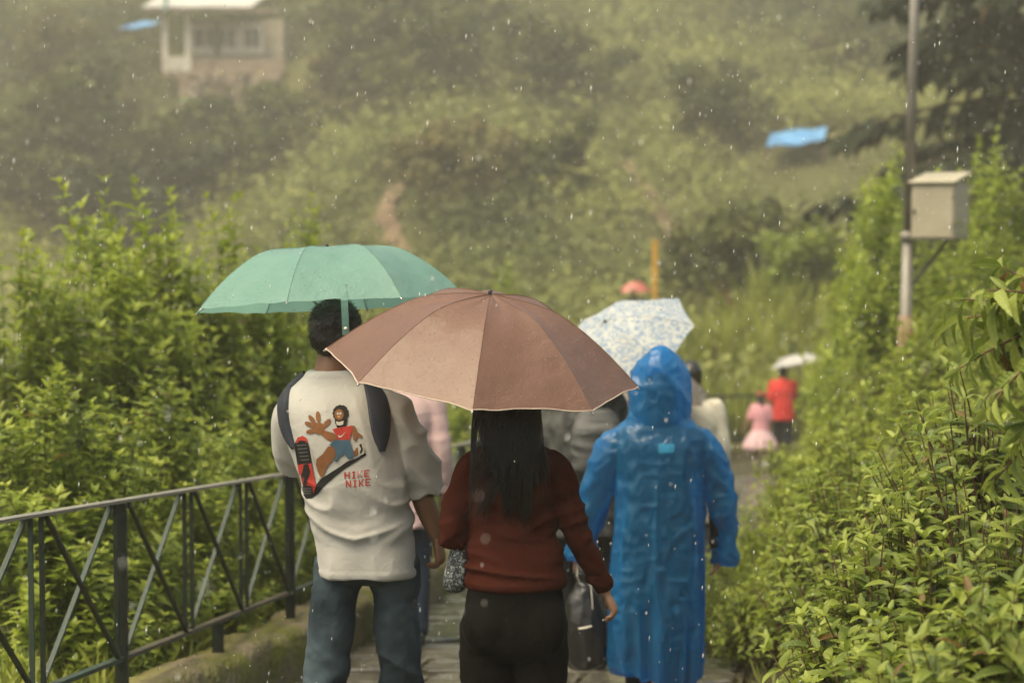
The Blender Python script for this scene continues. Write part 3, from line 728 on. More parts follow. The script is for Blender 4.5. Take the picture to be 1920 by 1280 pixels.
# foreground plants with single leaves
def near_plant(u, vtop, Y, seed, label, h, r, size, n, tm=T_FINE, singles=120, slen=.3, nodes=5):
    t = px(u, vtop, Y); z0 = gz(t.x, Y); s = max(.5, (t.z - z0)) / h; dd = rdat(seed, n, size / s, h, r / s, slen, nodes); s2 = s * h / top_of(dd)
    return plant('leafy_plant', label, 'plant', (t.x, Y, z0), seed * .77, dd, tm, LM['right'], M['stem_brown'], None, s2 * 1.06, singles, LM['right_single'])
for a in [
 (1560, 1150, 5.9, 201, 'low plant with pointed leaves at the bottom edge beside the path', .7, .2, 0.063, 57, T_SLIM),
 (1640, 1020, 5.8, 202, 'broad leaved plant spreading over the path edge near the bottom', .8, .3, 0.071, 100),
 (1760, 1010, 5.2, 203, 'pale leaved plant in the middle of the near bank', .8, .3, 0.076, 100),
 (1870, 1080, 4.7, 204, 'plant with large ovate leaves in the bottom right corner', .8, .26, 0.076, 87, T_SLIM),
 (1700, 900, 6.4, 205, 'bushy plant above the pale leaved plant on the near bank', .9, .34, 0.063, 112),
 (1830, 830, 5.9, 206, 'plant with reddish stems on the near bank at the picture edge', .9, .34, 0.067, 112),
 (1900, 930, 5.2, 207, 'leafy plant at the right picture edge half way up the near bank', .9, .28, 0.071, 87, T_SLIM),
 (1600, 880, 8.2, 208, 'soft green plant on the bank behind the near plants', 1.0, .4, 0.063, 125),
 (1720, 770, 7.6, 209, 'small leaved plant higher on the bank', 1.0, .42, 0.059, 137),
 (1850, 690, 7.2, 210, 'dark plant under the drooping branch', 1.0, .4, 0.067, 125, T_SLIM),
 (1500, 1190, 7.0, 211, 'little seedling with star shaped leaf tips on the dark path edge', .5, .12, 0.050, 17),
 (1655, 1180, 5.0, 212, 'pale plant with drooping leaves at the bottom edge of the picture', .8, .24, 0.076, 75),
 (1780, 1180, 4.6, 213, 'plant with glossy rounded leaves at the bottom edge', .8, .24, 0.071, 75, T_SLIM),
 (1580, 1010, 7.4, 214, 'plant overhanging the dark gap in the bank', .8, .3, 0.063, 87),
]: near_plant(*a)
# drooping branch with long leaves entering from the right
R = random.Random(77); LV = Leaves(); S = []; b0 = px(2040, 640, 5.2); tips = [(1775, 600), (1800, 690), (1850, 545), (1790, 560), (1860, 760), (1900, 660), (1830, 640), (1880, 500), (1910, 830), (1865, 900)]
for k, (u, v) in enumerate(tips):
    e = px(u, v, 5.2 + R.uniform(-.25, .35)) - b0; b = e * .35 + Vector((0, 0, .06)); b = np.array(b); e = np.array(e)
    S.append(([np.zeros(3), b * .6 + rv(R, .01), b], .012, .006)); sprig(LV, S, R, b, e, .10, 8, 2, 1.05, .55, r=.005, rosette=4, bare=.1, bend=.1)
LV.n = [np.array(n) + np.array([0, 0, .8]) for n in LV.n]; LV.d = [nrm(np.array(d)) + np.array([0, 0, -.45]) for d in LV.d]
zf = gz(b0.x, b0.y); S.append(([(0.25, .1, zf - b0.z), (.15, .05, (zf - b0.z) * .5), (0, 0, 0)], .025, .012))
S = [([np.array(q, float) + (0, 0, b0.z - zf) for q in s[0]], s[1], s[2]) for s in S]; LV.p = [p + np.array([0, 0, b0.z - zf]) for p in LV.p]
plant('overhanging_bush', 'bush with long drooping pointed leaves reaching in from the right edge', 'bush', (b0.x, b0.y, zf), 0, (LV, S), T_LONG, LM['right'], M['stem_brown'], None, 1, 130, LM['right_single'])

# grass behind the railing and at path edges
R2 = np.random.default_rng(5); n = 9000
Yg = 4.5 + R2.random(n) ** 1.3 * 24; side = R2.random(n) < .9
Xg = np.where(side, xl(Yg) - .28 - np.abs(R2.normal(0, .5, n)), xr(Yg) + .1 + np.abs(R2.normal(0, .25, n)))
Zg = groundz(Xg, Yg) - .01; dg_ = nrm(np.stack([R2.normal(0, .45, n), R2.normal(0, .45, n), np.ones(n)], 1)); ng = nrm(R2.normal(size=(n, 3)))
y_ = dg_; x_ = nrm(np.cross(y_, ng)); z_ = np.cross(x_, y_); k = (.12 + .22 * R2.random(n)) * np.where(side, 1, .45)
T_BLADE = leaf_tmpl(.07, .01, .5, fine=False)
go = ob('grass', leaf_mesh('grass', (np.stack([Xg, Yg, Zg], 1), np.stack([x_, y_, z_], -1) * k[:, None, None], .5 + R2.normal(0, .22, n)), T_BLADE), LM['grass'])
tag(go, 'wet grass growing along the low wall and the path edges', 'grass', kind='stuff')
# bright tall grass past the far railing
n = 14000; Yg = 34.6 + R2.random(n) * 9; Xg = -6 + R2.random(n) * 15; ok = Yg > np.interp(Xg, [-6, 2, 4, 9], [33, 33, 34, 35.2]); Xg, Yg = Xg[ok], Yg[ok]; n = len(Xg)
Zg = groundz(Xg, Yg); dg_ = nrm(np.stack([R2.normal(0, .35, n), R2.normal(0, .35, n), np.ones(n)], 1)); ng = nrm(R2.normal(size=(n, 3)))
y_ = dg_; x_ = nrm(np.cross(y_, ng)); z_ = np.cross(x_, y_); k = (.6 + .75 * R2.random(n)) * (1 + .5 * vnoise(np.stack([Xg * .5, Yg * .5, 0 * Xg], 1), 4)) * (.75 + .08 * (Yg - 34.6))
go = ob('tall_grass', leaf_mesh('tall_grass', (np.stack([Xg, Yg, Zg], 1), np.stack([x_, y_, z_], -1) * k[:, None, None], .45 + .3 * vnoise(np.stack([Xg * .6, Yg * .6, 0 * Xg], 1), 8) + R2.normal(0, .15, n)), leaf_tmpl(.1, .01, .35, fine=False)), LM['grass'])
tag(go, 'bright tall grass and reeds past the distant railing', 'grass', kind='stuff')
# ------------------------------------------------------------------ hut, sheets, poles
def boxm(name, lo, hi, m, parent, bev=.0):
    bm = bmesh.new(); bmesh.ops.create_cube(bm, size=1); lo, hi = Vector(lo), Vector(hi)
    for v in bm.verts: v.co = Vector(((lo[i] + hi[i]) / 2 + v.co[i] * (hi[i] - lo[i]) for i in range(3)))
    if bev: bmesh.ops.bevel(bm, geom=bm.edges[:], offset=bev, segments=2, profile=.5, affect='EDGES')
    me = bpy.data.meshes.new(name); bm.to_mesh(me); bm.free(); return ob(name, me, m, parent)
M['plaster'] = mat('cream_plaster', (.36, .31, .235), .9, .2, var=.25, vscale=1.2, bump=.2, bscale=10)
M['plaster2'] = mat('brown_plaster', (.26, .2, .15), .9, .2, var=.25, vscale=1.0, bump=.3, bscale=6)
M['white_paint'] = mat('white_paint', (.58, .53, .45), .6, .4, var=.1, vscale=3)
M['roof'] = mat('sheet_roof', (.5, .47, .43), .45, .5, var=.2, vscale=.8, bump=.2, bscale=4)
M['dark'] = mat('dark_glass', (.035, .035, .03), .15, .5, var=.3, vscale=2)
M['teal_paint'] = mat('teal_paint', (.1, .26, .22), .6, .4, var=.2, vscale=3)
M['rubble'] = mat('rubble_stone', (.2, .155, .12), .95, .2, var=.35, vscale=2)
M['tarp'] = mat('blue_tarp', (.05, .2, .42), .35, .5, color2=(.1, .28, .5), vscale=1.3, bump=.3, bscale=3, bdist=.05)
M['wood'] = mat('wood_pole', (.12, .08, .05), .85, .2, var=.3, vscale=6)
HY = 112
hb = px(430, 138, HY); S_ = HY / F      # metres per pixel there
zb = hb.z
h = thing('hillside_hut', 'cream plastered hut with white windows high on the misty slope', 'house', (hb.x, HY, zb))
gzh = gz(hb.x, HY) - zb
k = S_
boxm('wall', (-70 * k, 0, -.9), (100 * k, 5, 100 * k), M['plaster'], h)
boxm('foundation', (-80 * k, -.5, min(-3, gzh - 2)), (106 * k, 5.2, -.9), M['plaster2'], h)
boxm('terrace', (-112 * k, -2.2, -.35), (112 * k, -.5, -.05), M['plaster2'], h)
for x in (-108, -66): boxm('terrace_post', (x * k - .14, -2.1, -.05), (x * k + .14, -1.85, 104 * k), M['white_paint'], h)
boxm('terrace_parapet', (-112 * k, -2.21, -.05), (-60 * k, -2.03, .75), M['white_paint'], h)
boxm('terrace_wall', (-58 * k, -2.19, -.05), (112 * k, -2.01, .55), M['plaster2'], h)
for x0, x1 in ((-64, -26), (-18, 12), (30, 56)):
    w = boxm('window', (x0 * k, -.06, 48 * k), (x1 * k, .02, 82 * k), M['dark'], h)
    for a, b in (((x0 - 8) * k, x0 * k), (x1 * k, (x1 + 8) * k), ((x0 + x1) / 2 * k - .05, (x0 + x1) / 2 * k + .05)): boxm('frame', (a, -.12, 44 * k), (b, -.005, 86 * k), M['white_paint'], w)
    for a, b in ((82, 91), (36, 48)): boxm('sill' if a == 40 else 'lintel', ((x0 - 9) * k, -.15, a * k), ((x1 + 9) * k, -.004, b * k), M['white_paint'], w)
V = []; Fc = []
for i in range(41):
    x = (-145 + 200 * i / 40) * k; dz = .05 * (i % 2)
    V += [(x, -3.0, 112 * k + dz), (x, 6, 112 * k + 1.9 + dz), (x, -3.0, 112 * k + dz - .08), (x, 6, 112 * k + 1.82 + dz)]
for i in range(40): b = 4 * i; Fc += [(b, b + 4, b + 5, b + 1), (b + 2, b + 3, b + 7, b + 6), (b, b + 2, b + 6, b + 4)]
ob('roof', mesh_np('roof', V, faces=Fc, smooth=False), M['roof'], h)
boxm('eave_board', (-140 * k, -2.9, 102 * k), (104 * k, -2.78, 109 * k), M['plaster2'], h)
boxm('drain_pipe', (-104 * k, -2.99, 104 * k), (-96 * k, -2.91, 140 * k), M['teal_paint'], h)
R = random.Random(8)
rw = thing('retaining_wall', 'brown rubble retaining wall under the hut terrace', 'wall', (hb.x, HY - 3.6, zb))
for i in range(46):
    x = R.uniform(-60, 100) * k; z = R.uniform(-1.9, -.3); r = R.uniform(.22, .42)
    boxm('stone', (x - r, R.uniform(-.25, -.1), z - r * .6), (x + r, .5, z + r * .6), M['rubble'], rw, .08)
boxm('backing', (-75 * k, .1, -2.6), (108 * k, .8, -.25), M['plaster2'], rw)
sp_ = px(382, 245, 100); sh = thing('small_shed', 'pinkish plank shed with a green sheet roof below the hut', 'shed', (sp_.x, 100, sp_.z)); k = 100 / F
boxm('wall', (-32 * k, 0, -1.5), (32 * k, 2, 50 * k), mat('pink_plaster', (.33, .2, .15), .9, .2, var=.2, vscale=1), sh)
boxm('roof', (-42 * k, -.6, 50 * k + .01), (46 * k, 2.4, 60 * k), mat('green_sheet', (.1, .17, .1), .6, .3, var=.2, vscale=1), sh)
boxm('door', (-12 * k, -.05, -.3), (8 * k, -.004, 44 * k), M['plaster2'], sh)

def sheet(u0, u1, v0, v1, Y, label, tilt=.5, depth=3):
    a, b = px(u0, v1, Y), px(u1, v0, Y + depth); w = abs(px(u1, v1, Y).x - a.x); o = thing('tarpaulin_shelter', label, 'tarpaulin', (a.x, Y, gz(a.x, Y))); z0 = a.z - o.location.z; zt = b.z - o.location.z
    V = []; n = 14
    for i in range(n + 1):
        for j in range(n + 1):
            f, g = i / n, j / n; x = f * w * (.8 + .0 * g) + g * w * .2; z = z0 + (zt - z0) * (g * .75 + f * .25) - .25 * math.sin(math.pi * f) * math.sin(math.pi * g) + .05 * math.sin(9 * f + 4 * g)
            V.append((x, g * depth, z))
    Fc = [(i * (n + 1) + j, (i + 1) * (n + 1) + j, (i + 1) * (n + 1) + j + 1, i * (n + 1) + j + 1) for i in range(n) for j in range(n)]
    m = len(V); V2 = V + [(x, y, z - .03) for x, y, z in V]; Fc += [tuple(q + m for q in f[::-1]) for f in Fc]
    ob('sheet', mesh_np('sheet', V2, faces=Fc), M['tarp'], o)
    for i, j in ((0, 0), (n, 0), (0, n), (n, n)):
        x, y, z = V[i * (n + 1) + j]; zz = gz(a.x + x, Y + y) - o.location.z; bar('pole', (x, y, min(zz, z - .6) - .3), (x, y, z), .07, .07, M['wood'], o, side=(0, 1, 0))
sheet(1437, 1572, 238, 276, tarp_xy[1] - 1.0, 'large blue tarpaulin stretched on poles on the slope beside the lamp pole')
sheet(938, 980, 274, 302, 84, 'small blue tarpaulin scrap on the ridge above the brown umbrella', depth=1.5)
sheet(222, 292, 38, 56, 114, 'faint blue tarpaulin beside the hut roof', depth=2)

# yellow marker post
p = px(1228, 450, 44); z0 = gz(p.x, 44); yp = thing('marker_post', 'plain yellow post rising behind the floral umbrella', 'post', (p.x, 44, z0))
M['yellow'] = mat('yellow_paint', (.52, .27, .03), .6, .4, var=.15, vscale=4)
boxm('shaft', (-.06, -.06, 0), (.06, .06, p.z - z0 - .05), M['yellow'], yp, .01); boxm('cap', (-.075, -.075, p.z - z0 - .05), (.075, .075, p.z - z0), M['yellow'], yp, .01); boxm('footing', (-.15, -.15, -.2), (.15, .15, .12), M['concrete'], yp, .02)
# pole with meter box
PY = 17.0; a, b = px(1697, 640, PY), px(1716, -40, PY); z0 = gz(a.x, PY)
M['pole'] = mat('galvanised_pole', (.22, .21, .19), .55, .35, color2=(.17, .15, .125), vscale=5, bump=.2, bscale=30, metal=.3)
M['pole_rust'] = mat('rusty_pole_foot', (.16, .08, .05), .8, .3, color2=(.25, .2, .14), vscale=9, bump=.4, bscale=30)
lp = thing('lamp_pole', 'slim grey metal pole rising out of the picture on the bank', 'pole', (a.x, PY, z0)); dx = (b.x - a.x) / (b.z - a.z)
def ptube(name, z0_, z1_, r, m):
    s = Soup(); s.tube([(dx * (z0_ - (a.z - z0)), 0, z0_), (dx * (z1_ - (a.z - z0)), 0, z1_)], [r, r], n=16, sub=1, cap=0); return ob(name, s.mesh(name), m, lp)
zj = px(1705, 450, PY).z - z0; ptube('lower_tube', -.3, zj + .02, .05, M['pole']); ptube('upper_tube', zj + .02, b.z - z0 + 1.0, .041, M['pole']); ptube('collar', zj - .01, zj + .07, .066, M['pole'])
ptube('rusty_sleeve', -.2, a.z - z0 + .22, .062, M['pole_rust'])
br = px(1775, 452, PY); ax_ = px(1702, 545, PY)
bar('brace', (ax_.x - a.x, 0, ax_.z - z0), (br.x - a.x, .0, br.z - z0), .03, .03, M['rust'], lp, side=(0, 1, 0))
M['box_paint'] = mat('beige_box_paint', (.34, .305, .225), .6, .35, color2=(.28, .25, .18), vscale=3.5, bump=.1, bscale=40)
c0, c1 = px(1706, 448, PY - .14), px(1782, 345, PY - .14); bx = thing('meter_box', 'beige metal meter box fixed to the grey pole', 'box', (c0.x, PY - .14, c0.z), math.radians(-33)); w, hh = (c1.x - c0.x) * 1.14, c1.z - c0.z
boxm('case', (0.01, .0, 0), (w * 1.02, .33, hh), M['box_paint'], bx, .006); boxm('door', (.02, -.014, .012), (w * .985, -.002, hh - .02), M['box_paint'], bx, .005)
ld = boxm('lid', (-.012, -.04, hh + .001), (w * 1.06, .36, hh + .018), M['box_paint'], bx, .005)
for v in ld.data.vertices:
    v.co.z += max(0, (v.co.y + .04)) * .22
boxm('gable', (.012, .012, hh + .0005), (w * 1.015, .325, hh + .012), M['box_paint'], bx); boxm('base_plate', (.0, -.01, -.015), (w * 1.0, .32, -.002), M['rust'], bx)
boxm('hinge', (w * .985, -.02, hh * .2), (w * 1.0, -.004, hh * .28), M['rust'], bx); boxm('hinge', (w * .985, -.02, hh * .7), (w * 1.0, -.004, hh * .78), M['rust'], bx); boxm('latch', (.035, -.026, hh * .45), (.05, -.015, hh * .55), M['rust'], bx)
# ------------------------------------------------------------------ umbrellas
M['steel'] = mat('umbrella_steel', (.32, .31, .3), .3, .5, metal=.8)
M['black_plastic'] = mat('black_plastic', (.012, .012, .013), .4, .4)
def fabric(name, c, c2, transl=.25, rough=.42, spec=.4, bump=.35, beads=0):
    """wet nylon: soft wrinkles, and beads of rain that stand on it"""
    m = mat(name, c, rough, spec, color2=c2, vscale=5, bump=bump, bscale=16, transl=transl, bdist=.02, stretch=(1, 1, 1.6), coat=.25)
    if beads:
        N = m.node_tree.nodes; L = m.node_tree.links; b = N['Principled BSDF']; old = b.inputs['Normal'].links[0].from_node; tc = [n for n in N if n.type == 'TEX_COORD'][0]
        v = N.new('ShaderNodeTexVoronoi'); v.inputs['Scale'].default_value = beads; r = N.new('ShaderNodeMapRange'); r.inputs[1].default_value = .12; r.inputs[2].default_value = .42; r.inputs[3].default_value = 1; r.inputs[4].default_value = 0
        nn = N.new('ShaderNodeTexNoise'); nn.inputs['Scale'].default_value = 9; mm = N.new('ShaderNodeMath'); mm.operation = 'MULTIPLY'
        L.new(tc.outputs['Object'], v.inputs['Vector']); L.new(tc.outputs['Object'], nn.inputs['Vector']); L.new(v.outputs['Distance'], r.inputs[0]); L.new(r.outputs[0], mm.inputs[0]); L.new(nn.outputs['Fac'], mm.inputs[1])
        k = N.new('ShaderNodeBump'); k.inputs['Strength'].default_value = .5; k.inputs['Distance'].default_value = .0024; L.new(mm.outputs[0], k.inputs['Height']); L.new(old.outputs[0], k.inputs['Normal']); L.new(k.outputs[0], b.inputs['Normal'])
    return m
M['drop'] = mat('water_drop', (.5, .42, .37), .05, .5); M['drop'].node_tree.nodes['Principled BSDF'].inputs['Transmission Weight'].default_value = .55; M['drop'].node_tree.nodes['Principled BSDF'].inputs['IOR'].default_value = 1.33
PROF_A = [(0, 1), (.22, .955), (.42, .86), (.6, .66), (.8, .36), (1, 0)]
PROF_B = [(0, 1), (.25, .985), (.5, .93), (.70, .67), (.86, .36), (1, 0)]
def umbrella(label, centre, R, h, axis, spin, fm, prof=PROF_A, shaft=.52, edging=None, drops=0, strap=None, seed=1, sag=.03, group=None):
    """rim centre in world space, rim radius R, canopy height h, axis towards the ferrule; ribs every 45 degrees from spin"""
    ax = nrm(np.array(axis)); x = nrm(np.cross((0, 1, 0), ax)); y = np.cross(ax, x); base = np.array(centre) - ax * shaft
    o = thing('umbrella', label, 'umbrella'); A = np.eye(4); A[:3, 0] = x; A[:3, 1] = y; A[:3, 2] = ax; A[:3, 3] = base; o.matrix_world = Matrix(A.tolist())
    pr = np.array(prof); t = np.arange(len(pr)); nt, ns = 22, 14
    tt = np.linspace(0, 1, nt)
    def rib(tq): T = np.asarray(tq) * (len(pr) - 1); return cat1(t, pr[:, 0], T) * R, cat1(t, pr[:, 1], T) * h + shaft
    rnd = np.random.default_rng(seed); allp = []
    for k in range(8):
        a0, a1 = spin + k * math.pi / 4, spin + (k + 1) * math.pi / 4; V = []; ph = rnd.random(4) * 6.28
        for i in range(nt):
            for j in range(ns + 1):
                s = j / ns; e = 1 - (2 * s - 1) ** 2; tm = tt[i] * (1 - .028 * e); r_, z_ = rib(tm)
                p0 = np.array([math.cos(a0) * r_, math.sin(a0) * r_]); p1 = np.array([math.cos(a1) * r_, math.sin(a1) * r_]); q = p0 + (p1 - p0) * s
                zz = float(z_) - sag * R * e * (tm * (1.25 - tm)) * 1.3
                # tension creases that run from the rib tips into the panel
                w = tm ** 3; dl = s * (1 - tm + .25) ; zz += w * .0024 * (math.sin(s * 21 + ph[0]) * (1 - s) ** 2 + math.sin((1 - s) * 19 + ph[1]) * s ** 2) + .0022 * math.sin(s * 9 + tm * 11 + ph[2]) * e
                V.append((q[0], q[1], zz))
        Fc = [(i * (ns + 1) + j, (i + 1) * (ns + 1) + j, (i + 1) * (ns + 1) + j + 1, i * (ns + 1) + j + 1) for i in range(nt - 1) for j in range(ns)]
        V = np.array(V); me = mesh_np('panel', V, faces=Fc); ob('panel', me, fm, o); allp.append(V.reshape(nt, ns + 1, 3))
        r_, z_ = rib(np.linspace(.02, .985, 12)); P = np.stack([np.cos(a0) * r_, np.sin(a0) * r_, z_ - .006], 1)
        ob('rib', stems_mesh('rib', [(P, .0022, .0016)], 6), M['steel'], o)
        P2 = P + np.array([0, 0, .0068]); ob('seam', stems_mesh('seam', [(P2, .0011, .0011)], 4), fm, o)
        rm, zm = rib(.46); z1 = shaft - .02
        ob('stretcher', stems_mesh('stretcher', [([(math.cos(a0) * .012, math.sin(a0) * .012, z1), (math.cos(a0) * rm * .5, math.sin(a0) * rm * .5, (z1 + zm) / 2), (math.cos(a0) * rm, math.sin(a0) * rm, zm - .009)], .002, .002)], 6), M['steel'], o)
        s = Soup(); rt, zt = rib(1.0); s.tube([(math.cos(a0) * (rt - .008), math.sin(a0) * (rt - .008), zt + .002), (math.cos(a0) * (rt + .004), math.sin(a0) * (rt + .004), zt - .007)], [.0034, .003], n=8, sub=1); ob('rib_tip', s.mesh('rib_tip'), M['steel'], o)
    if edging is not None:
        S = []
        for Vp in allp: S.append((Vp[-1] + np.array([0, 0, .0005]), .0019, .0019))
        ob('edging', stems_mesh('edging', S, 6), edging, o)
    s = Soup(); s.tube([(0, 0, .02), (0, 0, shaft + h - .004)], [.0065, .005], n=10, sub=1, cap=0); ob('shaft', s.mesh('shaft'), M['steel'], o)
    s = Soup(); s.tube([(0, 0, -.06), (0, 0, -.02), (0, 0, .03)], [.013, .016, .012], n=12); ob('handle', s.mesh('handle'), M['black_plastic'], o)
    s = Soup(); s.tube([(0, 0, shaft + h - .006), (0, 0, shaft + h + .010)], [.011, .006], n=12, sub=1); ob('ferrule', s.mesh('ferrule'), M['black_plastic'], o)
    if strap is not None:
        k, s_, L = strap; Vp = allp[k]; b = Vp[-4, int(s_ * ns)]; e = Vp[-1, int(s_ * ns)]; up = nrm(b - e); out = nrm(np.array([e[0], e[1], 0])); tg = np.cross(out, (0, 0, 1.)); W = .011
        pts = [b + out * .004, (b + e) / 2 + out * .006, e + out * .005 + np.array([0, 0, -.004]), e + np.array([0, 0, -L * .5]) + out * .006, e + np.array([0, 0, -L]) + out * .0]
        V = []; 
        for p in pts: V += [p - tg * W, p + tg * W, p + tg * W + out * .0015, p - tg * W + out * .0015]
        Fc = [(4 * i + j, 4 * i + (j + 1) % 4, 4 * i + 4 + (j + 1) % 4, 4 * i + 4 + j) for i in range(4) for j in range(4)] + [(16, 17, 18, 19)]
        st = ob('tie_strap', mesh_np('tie_strap', V, faces=Fc, smooth=False), fm, o)
        s = Soup(); c = pts[-1] + np.array([0, 0, .02]) + out * .003; s.ell(c, (.006, .006, .006), 10, 6); ob('snap_button', s.mesh('snap_button'), M['white_paint'], st)
    if drops:
        bm = bmesh.new(); bmesh.ops.create_icosphere(bm, subdivisions=1, radius=1); tv = np.array([v.co[:] for v in bm.verts]); tf = np.array([[v.index for v in f.verts] for f in bm.faces]); bm.free()
        P = []; Nn = []
        for _ in range(drops):
            Vp = allp[rnd.integers(8)]; i = min(int(math.sqrt(rnd.random()) * (nt - 1)), nt - 2); j = rnd.integers(ns); f, g = rnd.random(2)
            p = (Vp[i, j] * (1 - f) + Vp[i + 1, j] * f) * (1 - g) + (Vp[i, j + 1] * (1 - f) + Vp[i + 1, j + 1] * f) * g; n_ = nrm(np.cross(Vp[i + 1, j] - Vp[i, j], Vp[i, j + 1] - Vp[i, j])); P.append(p); Nn.append(n_)
        P = np.array(P); Nn = np.array(Nn); rr = .0008 + .0019 * rnd.random(drops) ** 4; X = nrm(np.cross(Nn, (.3, .5, .8))); Yv = np.cross(Nn, X)
        Vd = P[:, None] + rr[:, None, None] * (tv[None, :, :1] * X[:, None] + tv[None, :, 1:2] * Yv[:, None] + .6 * tv[None, :, 2:] * Nn[:, None])
        dm = mesh_np('water_drops', Vd.reshape(-1, 3), tris=(tf[None] + (np.arange(drops) * len(tv))[:, None, None]).reshape(-1, 3)); d_ = ob('water_drops', dm, M['drop'], o); d_['kind'] = 'stuff'
    return o
# ------------------------------------------------------------------ people
SK = dict(
 brown=mat('brown_skin', (.19, .095, .055), .5, .35, var=.12, vscale=14, bump=.08, bscale=220),
 tan=mat('tan_skin', (.32, .17, .105), .5, .35, var=.1, vscale=14, bump=.08, bscale=220))
for m_ in SK.values(): m_.node_tree.nodes['Principled BSDF'].inputs['Subsurface Weight'].default_value = .0
def cloth(name, c, var=.1, rough=.9, bump=.3, bscale=260, color2=None, vscale=5, transl=0, sheen=0, spec=.06, crease=14, camt=.22, **k):
    m = mat(name, c, rough, spec, var=var, vscale=vscale, bump=bump, bscale=bscale, color2=color2, transl=transl, sheen=sheen, bdist=.003, **k)
    N = m.node_tree.nodes; L = m.node_tree.links; b = N['Principled BSDF']; old = b.inputs['Normal'].links[0].from_node; tc = [n for n in N if n.type == 'TEX_COORD'][0]
    n1 = N.new('ShaderNodeTexNoise'); n1.inputs['Scale'].default_value = crease; n1.inputs['Detail'].default_value = 3; n1.inputs['Distortion'].default_value = .25
    a = N.new('ShaderNodeMath'); a.operation = 'SUBTRACT'; a.inputs[1].default_value = .5; a2 = N.new('ShaderNodeMath'); a2.operation = 'ABSOLUTE'
    L.new(tc.outputs['Object'], n1.inputs['Vector']); L.new(n1.outputs['Fac'], a.inputs[0]); L.new(a.outputs[0], a2.inputs[0])
    kb = N.new('ShaderNodeBump'); kb.inputs['Strength'].default_value = camt; kb.inputs['Distance'].default_value = .03; kb.invert = True; L.new(a2.outputs[0], kb.inputs['Height']); L.new(old.outputs[0], kb.inputs['Normal']); L.new(kb.outputs[0], b.inputs['Normal'])
    return m
M['hair'] = mat('black_hair', (.009, .007, .006), .3, .5, bump=.6, bscale=90, stretch=(1, 1, .15), bdist=.006)
M['hair_dark'] = mat('dark_hair', (.014, .011, .009), .5, .4, bump=.6, bscale=120, bdist=.006)

def hand(s, wrist, d, t, n, curl=.45, k=1.0, thumb=.5):
    """palm and five fingers: d towards the fingers, t towards the thumb, n out of the palm"""
    w = np.array(wrist, float); d = nrm(np.array(d, float)); n = np.array(n, float); n = nrm(n - d * (n @ d)); t_ = np.cross(d, n); t = t_ if t_ @ np.array(t, float) > 0 else -t_
    s.tube([w - d * .03 * k, w + d * .01 * k, w + d * .045 * k, w + d * .085 * k], [.026 * k, .03 * k, .04 * k, .039 * k], flat=(n, .48))
    for i, (o, L) in enumerate([(.029, .068), (.010, .076), (-.010, .071), (-.029, .056)]):
        p = w + d * (.082 - .004 * abs(i - 1)) * k + t * o * k; a = curl * (.55 + .08 * i); P = [p - d * .025 * k, p]
        for q in (.45, .32, .26):
            p = p + (d * math.cos(a) + n * math.sin(a)) * L * q * k; P.append(p); a += curl * 1.15
        s.tube(P, [.0095 * k, .0093 * k, .0085 * k, .0078 * k, .0066 * k], n=10)
    b = w + d * .025 * k + t * .03 * k; q = nrm(d * .75 + t * thumb + n * .35); q2 = nrm(d * .95 + t * .1 + n * .4)
    s.tube([b - t * .015 * k, b + q * .02 * k, b + q * .045 * k, b + q * .045 * k + q2 * .03 * k], [.014 * k, .0125 * k, .0105 * k, .008 * k], n=10)
def head(s, c, k=1.0, yaw=0, tilt=0):
    M_ = np.array(Matrix.Rotation(yaw, 3, 'Z') @ Matrix.Rotation(tilt, 3, 'X')); c = np.array(c, float)
    P = lambda x, y, z: c + M_ @ (np.array([x, y, z]) * k)
    e = lambda x, y, z, a, b, d_: s.ell(P(x, y, z), (a * k, b * k, d_ * k), rot=M_)
    e(0, -.012, .02, .074, .094, .094); e(0, .028, -.045, .058, .064, .066); e(0, .055, -.088, .03, .03, .022)
    s.tube([P(0, .085, .02), P(0, .104, -.018), P(0, .092, -.028)], [.010 * k, .014 * k, .011 * k], n=8)
    e(0, .088, -.058, .024, .012, .008); e(0, .086, -.07, .021, .012, .008)
    for x in (-1, 1):
        e(x * .031, .076, .012, .015, .012, .010); e(x * .033, .074, .034, .022, .014, .007); e(x * .075, -.008, -.005, .011, .02, .032); e(x * .048, .06, -.025, .02, .02, .018)
